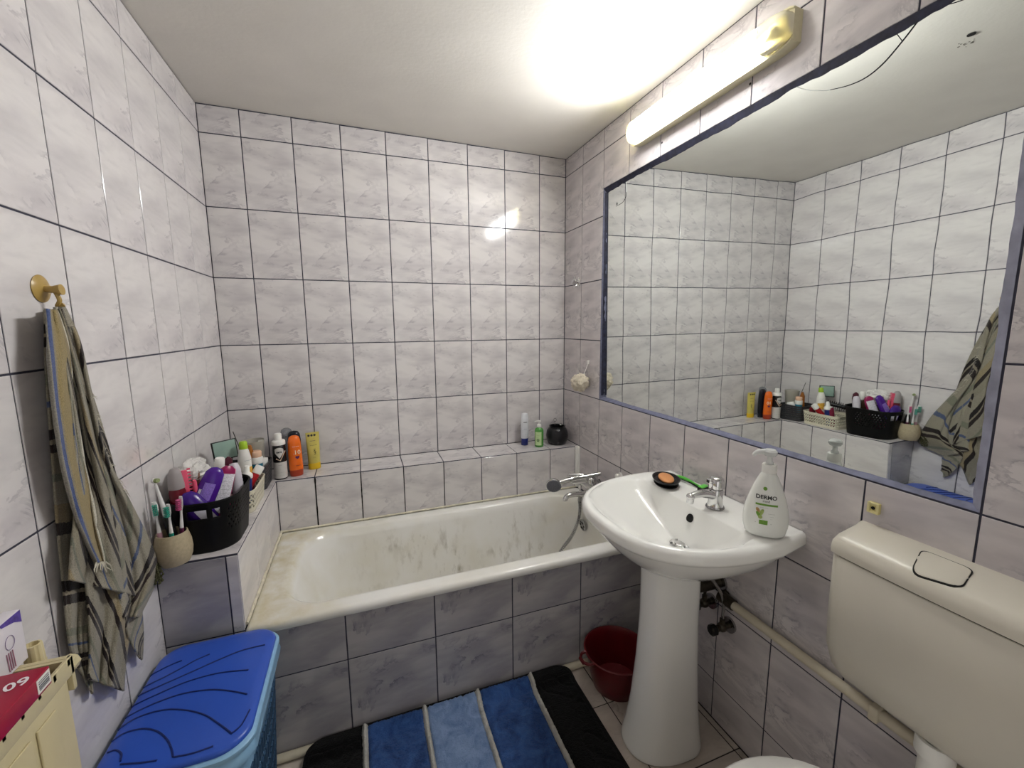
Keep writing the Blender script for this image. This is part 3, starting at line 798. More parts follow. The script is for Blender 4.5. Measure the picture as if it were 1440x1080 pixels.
# ================================================================== LAUNDRY HAMPER
def build_hamper():
    M_LB = mat('hamper_light_blue', '#8fbce0', .35, var=.03)
    M_DB = mat('hamper_lid_blue', '#3058c0', .28, var=.04, scale=10)
    M_GR = mat('hamper_groove_shade', '#182a6c', .4)
    x0, x1, y0, y1 = .012, .300, -1.262, -.848
    t = thing('laundry_hamper', 'light blue plastic laundry hamper with a fan-patterned blue lid by the left wall', 'hamper', (x0, (y0+y1)/2, 0))
    O = Vector((x0, (y0+y1)/2, 0)); H = (y1-y0)/2; L = x1-x0
    def ring(ins, z, bow=.022, r=.055, n=10):
        pts = []
        a, b, c, d = ins, L-ins, -H+ins, H-ins
        base = rrect(a, b, c, d, r, z, n)
        out = []
        for x, y, zz in base:
            f = max(0, 1-(y/H)**2); out.append((x+(bow*f if x > L*.5 else 0)*(x-L*.5)/(L*.5), y, zz))
        return out
    part(t, 'body', G().rings([ring(.045, 0), ring(.042, .01), ring(.018, .40), ring(.014, .452)]), M_LB, ang=50)
    part(t, 'rim', G().rings([ring(.012, .446), ring(.0, .450), ring(-.002, .462), ring(.002, .478), ring(-.001, .482), ring(-.001, .492), ring(.004, .496)]), M_LB, ang=50)
    # rows of upright ventilation slots on the room side
    def side(y, z, out):       # point on the +x body wall
        f = max(0, 1-(y/H)**2); ins = lerp(.042, .018, (z-.01)/.39)
        return Vector((L-ins+.022*f+out, y, z))
    g = G()
    for row in range(5):
        for k in range(17):
            y = -.145+.018*k; z = .075+.068*row
            p = [side(y, z, -.004), side(y+.008, z+.006, -.004), side(y+.008, z+.052, -.004), side(y, z+.046, -.004)]
            q = [side(y, z, .0012), side(y+.008, z+.006, .0012), side(y+.008, z+.052, .0012), side(y, z+.046, .0012)]
            g.rings([p, q])
    o = part(t, 'slot', g, mat('hamper_slot', '#31506e', .6), smooth=False); o['kind'] = 'stuff'
    lid = part(t, 'lid', G().rings([ring(.008, .494), ring(.006, .500), ring(.007, .505), ring(.012, .5085), ring(.03, .5105, r=.045), ring(.06, .512, r=.03), ring(.1, .513, r=.02)]), M_DB, ang=50)
    # fan pattern: dark raised lines, groove shade put into their colour, given on the lid in metres (x from wall, y along)
    curves = [
        [(430, 425), (520, 385), (620, 340), (700, 310)],
        [(420, 495), (560, 435), (700, 365), (800, 310), (900, 265)],
        [(370, 560), (560, 485), (760, 400), (960, 310), (1130, 240), (1300, 192)],
        [(330, 635), (520, 555), (740, 465), (960, 405), (1180, 378)],
        [(290, 715), (480, 630), (700, 555), (900, 525), (1050, 532), (1170, 552)],
        [(235, 800), (380, 720), (560, 672), (720, 672), (860, 705), (960, 765), (1060, 835)],
        [(190, 885), (290, 830), (420, 805), (520, 825), (590, 880), (625, 950), (635, 1005)],
        [(640, 1005), (780, 975), (925, 925)], [(255, 1060), (400, 1048), (520, 1030)],
        [(160, 970), (220, 955), (262, 985), (255, 1040)], [(1060, 835), (1130, 770), (1190, 660)]]
    for c in curves:
        P = [at_z(120+u/5.143, 870+v/5.143, .5095)-O for u, v in c]
        n = 8*len(P); q = [polyl(P, i/n) for i in range(n+1)]
        q = [p for p in q if .005 < p.x and abs(p.y) < H-.005]
        for p in q:
            e = min(p.x, L+.022*max(0, 1-(p.y/H)**2)-p.x, H-abs(p.y))
            tab = ((.0, .499), (.006, .500), (.007, .505), (.012, .5085), (.03, .5105), (.06, .512), (.1, .513), (.3, .513))
            for (ea, za), (eb, zb) in zip(tab[:-1], tab[1:]):
                if ea <= e <= eb: p.z = lerp(za, zb, (e-ea)/(eb-ea))+.0008
        part(lid, 'groove_shade', G().tube(q, .0018, n=6), M_GR)
build_hamper()

# ================================================================== BATH MAT
def build_mat():
    def pile(name, col, dark):
        m = bpy.data.materials.new(name); m.use_nodes = True
        nt = m.node_tree; n = nt.nodes; l = nt.links; b = n['Principled BSDF']
        tc = n.new('ShaderNodeTexCoord')
        def nz(s, d, r=.6):
            t = n.new('ShaderNodeTexNoise'); t.inputs['Scale'].default_value = s; t.inputs['Detail'].default_value = d; t.inputs['Roughness'].default_value = r
            l.new(tc.outputs['Object'], t.inputs['Vector']); return t
        a = nz(16, 6); a.inputs['Distortion'].default_value = 1.0
        r = n.new('ShaderNodeValToRGB'); r.color_ramp.elements[0].position = .35; r.color_ramp.elements[1].position = .62
        r.color_ramp.elements[0].color = srgb(dark)+(1,); r.color_ramp.elements[1].color = srgb(col)+(1,)
        l.new(a.outputs['Fac'], r.inputs['Fac']); l.new(r.outputs['Color'], b.inputs['Base Color'])
        b.inputs['Roughness'].default_value = .95; b.inputs['Sheen Weight'].default_value = .08; b.inputs['Specular IOR Level'].default_value = .05
        bp = n.new('ShaderNodeBump'); w = nz(230, 4, .7); l.new(w.outputs['Fac'], bp.inputs['Height']); bp.inputs['Distance'].default_value = .009
        l.new(bp.outputs['Normal'], b.inputs['Normal'])
        return m
    t = thing('bath_mat', 'shaggy bath mat with blue bands, cream stripes and black ends before the tub', 'bath mat', (.83, -1.10, 0))
    X0, X1, Y0, Y1 = .337-.83, 1.322-.83, -1.40+1.10, -.822+1.10
    m_bk = pile('mat_black_pile', '#08080a', '#030304'); m_bl = pile('mat_blue_pile', '#4369ad', '#28477d')
    m_lb = pile('mat_pale_blue_pile', '#9db8e2', '#7391c4'); m_wh = pile('mat_cream_cord', '#eeebe2', '#d2cec4')
    def lift(y): return .026*smoothstep(-.895+1.10, -.850+1.10, y)      # the back edge rides up over the floor pipe
    def back(u, v):
        y = lerp(Y0, Y1, .5-.5*math.cos(math.pi*v)); r = .07; dy = max(0, r-min(y-Y0, Y1-y)); c = r-math.sqrt(max(0, r*r-dy*dy))
        return (lerp(X0+c, X1-c, u), y, .0062+lift(y))
    o = part(t, 'backing', G().grid(back, 60, 60), m_bk); solidify(o, .010, 0)
    def patch(name, xa, xb, ya, yb, h, m, amp, cell=.004):
        nu = max(3, int((xb-xa)/cell)); nv = int((yb-ya)/cell)
        def fn(u, v):
            x = lerp(xa, xb, u); y = lerp(ya, yb, v); e = min(u, 1-u)*(xb-xa); e2 = min(v, 1-v)*(yb-ya)
            k = smoothstep(-.001, .009, min(e, e2))
            p = Vector((x, y, 0))
            carve = .0035*smoothstep(.12, .0, abs(noise.noise(p*13+Vector((xa*5, 0, 2)))))
            z = .010+lift(y)+(h-carve+amp*(noise.noise(p*160)+.6*random.uniform(-1, 1)))*k
            return (x+random.uniform(-1, 1)*.0012, y+random.uniform(-1, 1)*.0012, z)
        part(t, name, G().grid(fn, nu, nv), m, ang=180)
    ya, yb = Y0+.012, Y1-.013
    f = lambda x: x-.83
    patch('blue_band', f(.538), f(.727), ya, yb, .016, m_bl, .0032)
    patch('pale_blue_band', f(.742), f(.925), ya, yb, .016, m_lb, .0032)
    patch('blue_band', f(.940), f(1.140), ya, yb, .016, m_bl, .0032)
    for x in (.530, .7345, .9325, 1.148): patch('cream_stripe', f(x-.0105), f(x+.0105), ya, yb+.006, .021, m_wh, .0035, .003)
    patch('black_band', f(.350), f(.520), ya+.03, yb-.03, .007, m_bk, .0016)
    patch('black_band', f(1.158), f(1.310), ya+.03, yb-.03, .007, m_bk, .0016)
build_mat()

# ================================================================== FLOOR THINGS
def build_floor_things():
    p = thing('floor_pipe', 'cream pipe lying on the floor along the foot of the bath apron', 'pipe', (LX, AP-.0145, .015))
    part(p, 'pipe', G().tube([(.0, 0, 0), (W-LX-.003, 0, 0)], .0135, n=14), M_CREAMPIPE)
    p = thing('corner_pipe', 'thin cream upright pipe in the corner beside the bath apron', 'pipe', (W-.02, AP-.022, 0))
    part(p, 'pipe', G().tube([(0, 0, .03), (0, 0, .455)], .009, n=12), M_CREAMPIPE)
    M_RED = mat('dark_red_plastic', '#5e0b12', .35, var=.08, trans=.0)
    t = thing('wash_bowl', 'dark red round plastic wash bowl on the floor behind the pedestal', 'bowl', (1.472, -.948, 0))
    prof = [(.0995, .0), (.104, .004), (.118, .05), (.136, .13), (.140, .146), (.146, .1475), (.147, .151), (.140, .153), (.136, .147), (.131, .128), (.114, .052), (.100, .010), (.002, .008)]
    part(t, 'bowl', G().lathe([(r*.88, z) for r, z in prof], n=56), M_RED)
    for s in (-1, 1):
        q = [polyl([(s*.122, -.030, .149), (s*.142, -.028, .148), (s*.158, 0, .146), (s*.142, .028, .148), (s*.122, .030, .149)], i/20) for i in range(21)]
        h = part(t, 'handle', G().tube(q, .0055, n=8), M_RED)
        part(h, 'grip', G().tube([(s*.1565, -.014, .1463), (s*.1565, .014, .1463)], .0068, n=8), M_RED)
build_floor_things()

# ================================================================== TOWEL + HOOK
def build_towel():
    M_HK = mat('amber_plastic', '#b99a55', .3, var=.08, trans=.15)
    hk = at_x(60, 406, .004)
    h = thing('towel_hook', 'amber plastic suction hook on the left wall holding the towel', 'hook', (0, hk.y, hk.z))
    M = Matrix.Rotation(math.pi/2, 4, 'Y')
    part(h, 'disc', G().lathe([(.026, .0002), (.027, .002), (.022, .005), (.010, .008), (.002, .009)], M, n=28), M_HK)
    part(h, 'stem', G().tube([(.006, 0, 0), (.026, 0, -.002)], .007, n=12), M_HK)
    part(h, 'knob', G().tube([(.022, 0, -.002), (.033, 0, -.001)], [.0085, .0105], n=16), M_HK)
    part(h, 'prong', G().tube([polyl([(.022, 0, -.004), (.026, .002, -.022), (.020, .004, -.034), (.030, .006, -.030)], i/12) for i in range(13)], .004, n=8), M_HK)
    def cloth(name, stripes, base='#8e897a'):
        m = bpy.data.materials.new(name); m.use_nodes = True
        nt = m.node_tree; n = nt.nodes; l = nt.links; b = n['Principled BSDF']
        uv = n.new('ShaderNodeUVMap'); sp = n.new('ShaderNodeSeparateXYZ'); l.new(uv.outputs[0], sp.inputs[0])
        tc = n.new('ShaderNodeTexCoord')
        nz0 = n.new('ShaderNodeTexNoise'); nz0.inputs['Scale'].default_value = 180; l.new(tc.outputs['Object'], nz0.inputs[0])
        ad = n.new('ShaderNodeMath'); ad.operation = 'MULTIPLY_ADD'; l.new(nz0.outputs['Fac'], ad.inputs[0]); ad.inputs[1].default_value = .014; l.new(sp.outputs['X'], ad.inputs[2])
        fr = n.new('ShaderNodeMath'); fr.operation = 'FRACT'; l.new(ad.outputs[0], fr.inputs[0])
        r = n.new('ShaderNodeValToRGB'); r.color_ramp.interpolation = 'CONSTANT'
        e = r.color_ramp.elements; e[0].position = 0; e[0].color = srgb(base)+(1,); e.remove(e[1])
        for pos, col in stripes:
            k = e.new(pos); k.color = srgb(col)+(1,)
        l.new(fr.outputs[0], r.inputs[0])
        nz = n.new('ShaderNodeTexNoise'); nz.inputs['Scale'].default_value = 420; nz.inputs['Detail'].default_value = 3; l.new(tc.outputs['Object'], nz.inputs[0])
        mr = n.new('ShaderNodeMapRange'); mr.inputs[1].default_value = .3; mr.inputs[2].default_value = .7; mr.inputs[3].default_value = .72; mr.inputs[4].default_value = 1.15; l.new(nz.outputs['Fac'], mr.inputs[0])
        mx = n.new('ShaderNodeMix'); mx.data_type = 'RGBA'; mx.blend_type = 'MULTIPLY'; mx.inputs['Factor'].default_value = 1
        l.new(r.outputs[0], mx.inputs[6]); l.new(mr.outputs[0], mx.inputs[7]); l.new(mx.outputs[2], b.inputs['Base Color'])
        bp = n.new('ShaderNodeBump'); bp.inputs['Distance'].default_value = .0016; l.new(nz.outputs['Fac'], bp.inputs['Height']); l.new(bp.outputs[0], b.inputs['Normal'])
        b.inputs['Roughness'].default_value = .95; b.inputs['Sheen Weight'].default_value = .2; b.inputs['Specular IOR Level'].default_value = .1
        return m
    S1 = [(.0, '#938d7e'), (.09, '#221d1d'), (.135, '#8a8170'), (.15, '#2a2322'), (.19, '#938d7e'), (.30, '#7c7c6c'), (.34, '#948e7e'), (.40, '#55617f'), (.425, '#9a9484'), (.51, '#2a2424'), (.55, '#8f8878'), (.57, '#332a29'), (.60, '#8d8674'), (.68, '#75776a'), (.71, '#958f80'), (.80, '#94876c'), (.87, '#2c2524'), (.915, '#8c8676')]
    mA = cloth('towel_lengthwise_stripes', [(.0, '#8d897f'), (.10, '#505e88'), (.24, '#8e8570'), (.32, '#96865f'), (.80, '#8f8163'), (.92, '#cdc8b8')])
    mB = cloth('towel_cross_stripes', S1); 
    t = thing('striped_towel', 'grey and beige striped woven towel hanging from the hook on the left wall', 'towel', (0.0, hk.y, .59))
    O = Vector((0, hk.y, .59))
    def sheet(name, Lp, Rp, m, depth, waves, amp, uvf, nu=26, nv=70, thick=.0035, dip=0.):
        """cloth panel between two edge lines given in the picture, hung at 'depth' off the wall with folds"""
        g = G()
        def P(u, v):
            a = polyl([Vector((p[0], p[1], 0)) for p in Lp], v); b = polyl([Vector((p[0], p[1], 0)) for p in Rp], v)
            q = a.lerp(b, u)
            d0 = depth(u, v) if callable(depth) else depth
            grow = smoothstep(0, .35, v)
            ph = waves*u*2*math.pi+1.7*v
            d = d0+amp*(.25+.75*grow)*(math.sin(ph)+.4*math.sin(2.3*ph+1.1))+.004*noise.noise(Vector((u*3, v*7, depth if not callable(depth) else 0)))
            d = max(.004, d)
            return at_x(q.x, q.y, d)-O
        g.grid(P, nu, nv)
        me = g.mesh(name, True, 180)
        uvl = me.uv_layers.new(name='UVMap')
        k = nu+1
        for lp in me.loops:
            i = lp.vertex_index; u, v = (i % k)/nu, (i//k)/nv
            uvl.data[lp.index].uv = uvf(u, v)
        o = link(name, me, m, t); solidify(o, thick, 0); return o
    # back layer, lower left lobe
    sheet('back_layer', [(62, 436), (62, 500), (68, 580), (74, 660), (80, 740), (88, 820), (95, 890), (103, 925), (128, 972)],
          [(84, 434), (100, 500), (118, 580), (135, 660), (150, 740), (140, 820), (126, 890), (128, 925), (130, 976)], mB, .011, 1.3, .005, lambda u, v: (v*1.75+.03*u, u))
    # middle lower lobe
    sheet('middle_fold', [(72, 440), (85, 520), (100, 620), (112, 720), (118, 800), (124, 860), (126, 910), (124, 955)],
          [(90, 438), (118, 520), (150, 620), (176, 720), (192, 800), (190, 860), (178, 920), (174, 972)], mB, .020, 1.6, .007, lambda u, v: (v*1.35-.5*u+.2, u))
    # right lobe
    sheet('right_fold', [(76, 432), (92, 500), (112, 570), (130, 640), (146, 710), (158, 770), (166, 825), (172, 868)],
          [(90, 430), (112, 480), (130, 560), (150, 640), (186, 712), (212, 765), (223, 806), (196, 868)], mB, .025, 1.4, .008, lambda u, v: (v*1.1+.3*u+.42, u))
    # little tip at the bottom right
    sheet('corner_tip', [(172, 850), (176, 880), (184, 905), (196, 925)], [(198, 845), (201, 880), (201, 905), (200, 928)], mB, .018, .5, .003, lambda u, v: (v*.5+.3*u, u), 10, 24)
    # centre fold with a folded hem running to the right
    sheet('centre_fold', [(74, 436), (92, 520), (104, 620), (106, 700), (100, 770), (97, 815)],
          [(88, 434), (110, 520), (134, 620), (158, 700), (178, 775), (190, 838)], mB, .033, 1.5, .008, lambda u, v: (v*.7-.7*u+.15, u))
    # front flap: stripes run down its length, ends in a fringed white corner
    f = sheet('front_flap', [(64, 434), (66, 490), (74, 570), (86, 650), (104, 720), (122, 765), (136, 792)],
              [(80, 436), (98, 495), (104, 560), (116, 630), (130, 700), (138, 750), (148, 790)], mA, .040, .7, .006, lambda u, v: (.02+u*.96, v), 18, 60, .005)
    M_FR = mat('towel_fringe', '#cbc5b4', .95, var=.2)
    g = G()
    for i in range(9):
        a = at_x(136+i*1.5, 790, .044)-O; b = at_x(130+i*3.6+random.uniform(-2, 2), 803+random.uniform(-4, 3), .046)-O
        g.tube([a, a.lerp(b, .5)+Vector((.002*random.uniform(-1, 1),)*3), b], [.0016, .0013, .0006], n=5)
    o = part(t, 'fringe', g, M_FR); o['kind'] = 'stuff'
    g = G()
    for i in range(26):
        v = random.uniform(.35, .8); a = polyl([Vector((90, 430, 0)), (112, 480, 0), (130, 560, 0), (150, 640, 0), (186, 712, 0), (212, 765, 0)], v)
        p = at_x(a.x, a.y, .03)-O; q = at_x(a.x+random.uniform(2, 8), a.y+random.uniform(-3, 10), .03)-O
        g.tube([p, p.lerp(q, .5)+Vector((0, 0, .003)), q], .0006, n=4)
    o = part(t, 'loose_thread', g, M_FR); o['kind'] = 'stuff'
    g = G().tube([Vector((.026, .0, hk.z-.036))-Vector((0, 0, .59)), Vector((.03, .0, hk.z-.075))-Vector((0, 0, .59))], [.006, .014], n=8)
    part(t, 'hanging_loop', g, mB)
build_towel()

# ================================================================== RADIATOR + BOXES (left edge)
def build_radiator():
    M_RC = mat('radiator_enamel', '#cfc39c', .4, var=.05, scale=12)
    M_RD = mat('radiator_gap', '#3a3426', .8)
    t = thing('radiator', 'cream panel radiator on the left wall below the red box', 'radiator', (.0, -1.362, .20))
    ye, yn, zt = -.0, -.84, .674      # local: far end y, near end y, top z
    part(t, 'front_panel', G().box(.085, .100, yn, ye-.012, 0, zt-.03, c=.004), M_RC)
    part(t, 'back_panel', G().box(.026, .036, yn, ye-.012, 0, zt-.03, c=.003), M_RC)
    g = G()
    for x in (.020, .098): g.box(x, x+.006, yn, ye, zt-.032, zt, c=.0015)
    k = yn+.01
    while k < ye-.01:
        g.box(.02, .104, k, k+.006, zt-.012, zt-.001); k += .034
    g.box(.02, .104, ye-.008, ye, zt-.06, zt, c=.001)
    part(t, 'top_grille', g, M_RC)
    part(t, 'dark_core', G().box(.038, .083, yn, ye-.02, .01, zt-.05), M_RD)
    g = G()
    for y in [ye-.05-.055*i for i in range(14)]:
        g.box(.1, .1035, y-.042, y, .03, zt-.055, c=.0015)
    part(t, 'flute', g, M_RC)
    # union nut and blind plug at the far top corner
    def nut(name, p0, p1, r, n=8):
        part(t, name, G().tube([p0, p1], r, n=n), M_RC, ang=20)
    nut('union_nut', (.062, -.012, zt-.045), (.062, .018, zt-.045), .024, 8)
    nut('plug', (.062, .016, zt-.045), (.062, .036, zt-.045), .018, 16)
    nut('bracket_nut', (.085, .0, zt-.03), (.085, .028, zt-.03), .014, 8)
    # cap standing on the corner
    c = thing('valve_cap', 'ribbed cream plastic valve cap at the end of the radiator', 'cap', (.038, -1.331, .850))
    part(t, 'valve_body', G().tube([(.038, .031, zt-.075), (.038, .031, zt-.023)], .010, n=14).tube([(.038, -.01, zt-.05), (.038, .031, zt-.05)], .009, n=12), M_RC)
    part(c, 'collar', G().lathe([(.0135, 0), (.0135, .004), (.012, .005)], n=24), M_CREAM)
    rs = []
    for z, r in ((.004, .0128), (.007, .0128), (.034, .0118), (.037, .0112), (.0375, .0085), (.030, .008)):
        rs.append([(r*(1-.06*(j % 6 in (0, 1)))*math.cos(2*math.pi*j/48), r*(1-.06*(j % 6 in (0, 1)))*math.sin(2*math.pi*j/48), z) for j in range(48)])
    part(c, 'cap', G().rings(rs), M_CREAM, ang=25)
    # red box with a barcode panel, lying on the radiator
    M_RB = mat('box_crimson', '#9c1034', .35, var=.12, scale=25)
    M_RB2 = mat('box_crimson_dark', '#6d1424', .4, var=.2, scale=30)
    b = thing('red_box', 'crimson cardboard box printed with a number, lying on the radiator', 'box', (.069, -1.55, .8745))
    x0, x1, y0, y1, z1 = -.040, .042, -.15, .125, .029
    part(b, 'carton', G().box(x0, x1, y0, y1, 0, z1, c=.0015), M_RB, ang=30)
    part(b, 'end_panel', G().box(x0+.002, x1-.002, y1-.0004, y1+.0004, .002, z1-.002), M_RB2)
    o = part(b, 'barcode_panel', G().box(x1-.0003, x1+.0005, y1-.029, y1-.002, .004, z1-.003), M_WPLAST)
    g = G(); z = .008
    while z < z1-.006:
        h = random.choice((.001, .0016, .0024)); g.box(x1+.0004, x1+.0009, y1-.026, y1-.005, z, z+h); z += h+random.choice((.001, .0018))
    part(o, 'barcode', g, mat('print_grey', '#6b6d72', .6))
    M_PW = mat('print_white', '#f2eef0', .5)
    Mt = Matrix.Translation((.006, .052, z1+.0005)) @ Matrix.Rotation(math.radians(90), 4, 'Z') 
    pa, pb = (at_z(u_, v_, .8745+z1)-Vector((.069, -1.55, .8745)) for u_, v_ in ((9, 969), (37, 957)))
    NUM = Matrix.Translation((pa+pb)/2+Vector((0, 0, .0006))) @ Matrix.Rotation(math.atan2(pb.y-pa.y, pb.x-pa.x), 4, 'Z')
    part(b, 'number_print', text('09', .026, NUM, bold=.0005), M_PW)
    g = G()
    for k in range(9):
        a = Vector((.030-.004*k, .01+.005*k, z1+.0005)); g.tube([a, a+Vector((.006, -.03-.004*(k % 3), 0))], .0012, n=5)
    part(b, 'swirl_print', g, mat('print_peach', '#d79a8a', .5))
    # white and violet box leaning behind it
    w = thing('tall_carton', 'white carton with violet corner print standing behind the red box', 'box', (.032, -1.366, .8745))
    part(w, 'carton', G().box(-.012, .008, -.16, .020, 0, .088, c=.001), mat('carton_white', '#e2dde4', .5, var=.03), ang=30)
    g = G().add([(.0086, .019, .087), (.0086, -.025, .087), (.0086, -.020, .081), (.0086, .004, .075), (.0086, .019, .066)], [(0, 1, 2, 3, 4)])
    part(w, 'violet_print', g, mat('print_violet', '#5a45a0', .5, var=.4, scale=120))
    q = [(.0088, -.010+.009*math.cos(a*math.pi/16), .050+.011*math.sin(a*math.pi/16)) for a in range(33)]
    part(w, 'outline_print', G().tube(q, .0004, n=5), mat('print_lilac_line', '#8d7aa0', .6))
    g = G()
    for k in range(4): g.tube([(.0088, -.008-.004*k, .036), (.0088, -.007-.004*k, .006)], .0006, n=5)
    part(w, 'line_print', g, mat('print_rose', '#b77f95', .6))
build_radiator()
# ================================================================== WALL BITS
def build_wall_bits():
    h = thing('robe_hook', 'small chrome robe hook on the tiled right wall near the back corner', 'hook', (W, -.166, 1.640))
    part(h, 'plate', G().lathe([(.016, 0), (.017, .003), (.013, .006)], Matrix.Rotation(-math.pi/2, 4, 'Y'), n=24, sx=1.5), M_CHROME)
    part(h, 'stem', G().tube([(-.004, 0, 0), (-.030, 0, .0), (-.040, 0, .004)], [.008, .009, .012], n=14), M_CHROME)
    part(h, 'upper_prong', G().tube([polyl([(-.010, 0, .004), (-.022, 0, .014), (-.028, 0, .028)], i/8) for i in range(9)], [.006, .006, .005, .005, .005, .005, .006, .007, .007], n=10), M_CHROME)
    part(h, 'lower_prong', G().tube([polyl([(-.010, 0, -.004), (-.018, 0, -.018), (-.030, 0, -.024)], i/8) for i in range(9)], .005, n=10), M_CHROME)
    # loofah on a string
    t = thing('bath_sponge', 'cream mesh bath sponge hanging on the right wall beside the mirror', 'sponge', (W-.052, -.285, 1.115))
    g = G()
    n = 40; m = 24
    rs = []
    for i in range(m+1):
        th = math.pi*i/m; r_ = []
        for j in range(n):
            ph = 2*math.pi*j/n; d = Vector((math.sin(th)*math.cos(ph), math.sin(th)*math.sin(ph), -math.cos(th)))
            k = .044*(1+.28*noise.noise(d*3.1)+.16*noise.noise(d*9+Vector((4, 1, 2))))
            if i in (0, m): d = Vector((0, 0, d.z)); k = .040
            r_.append(tuple(d*k))
        rs.append(r_)
    part(t, 'mesh_ball', g.rings(rs), mat('sponge_mesh', '#e0d6c2', .9, var=.15, scale=120, bump=.003, bscale=260), ang=180)
    part(t, 'cord', G().tube([(.02, 0, .035), (.035, 0, .07), (.049, 0, .105)], .0015, n=6), M_WPLAST)
    part(t, 'hanger', G().box(.043, .0515, -.010, .010, .095, .115, c=.003), M_WPLAST)
    p = at_x(873, 669, W)  # white object of unclear kind, built as a knob
    k = thing('white_knob', 'small white plastic knob of unclear use on the right wall just behind the wash basin', 'hook', (W, p.y, p.z))
    part(k, 'base', G().tube([(0, 0, 0), (-.006, 0, 0)], .016, n=20), M_WPLAST)
    part(k, 'knob', G().tube([(-.005, 0, 0), (-.014, 0, 0)], .006, n=12).ellipsoid((-.020, 0, 0), (.010, .013, .013)), M_WPLAST)
    # yellowed plastic anchor under the mirror
    a = thing('wall_anchor', 'small yellowed square plastic holder with a hole under the mirror', 'holder', (W, -1.617, .979))
    part(a, 'plate', G().box(-.008, 0, -.012, .012, -.013, .013, c=.002), mat('yellowed_plastic', '#d9cd8c', .4, var=.08))
    part(a, 'frame', G().box(-.0105, -.008, -.012, -.006, -.013, .013, c=.001).box(-.0105, -.008, .006, .012, -.013, .013, c=.001).box(-.0105, -.008, -.006, .006, .007, .013, c=.001).box(-.0105, -.008, -.006, .006, -.013, -.007, c=.001), mat('yellowed_plastic_2', '#e2d89e', .4, var=.05))
    part(a, 'hole', G().lathe([(.0045, .0), (.004, .0092)], Matrix.Rotation(-math.pi/2, 4, 'Y'), n=14), M_DARK)
    # dried sprig behind the towel (seen in the mirror)
    s = thing('dried_sprig', 'dark dried plant sprig sticking out beside the ledge behind the towel', 'plant', (.004, -.83, .77))
    g = G()
    M_SP = mat('dried_leaf', '#4b4a30', .9, var=.35)
    for i in range(22):
        a = random.uniform(-.9, .3); L = random.uniform(.03, .075)
        p1 = Vector((.012+random.uniform(0, .025), -L*math.cos(a), -.02+L*math.sin(a)*.8))
        q = [Vector((0.002, 0, 0)), p1*.5+Vector((0, 0, .012)), p1]
        g.tube([polyl(q, k/6) for k in range(7)], .0011, n=4)
        for k in range(4):
            b = polyl(q, .55+.13*k); g.ellipsoid(b, (.003, .0045, .0035), n=6, m=4)
    o = part(s, 'twig', g, M_SP); o['kind'] = 'stuff'
build_wall_bits()

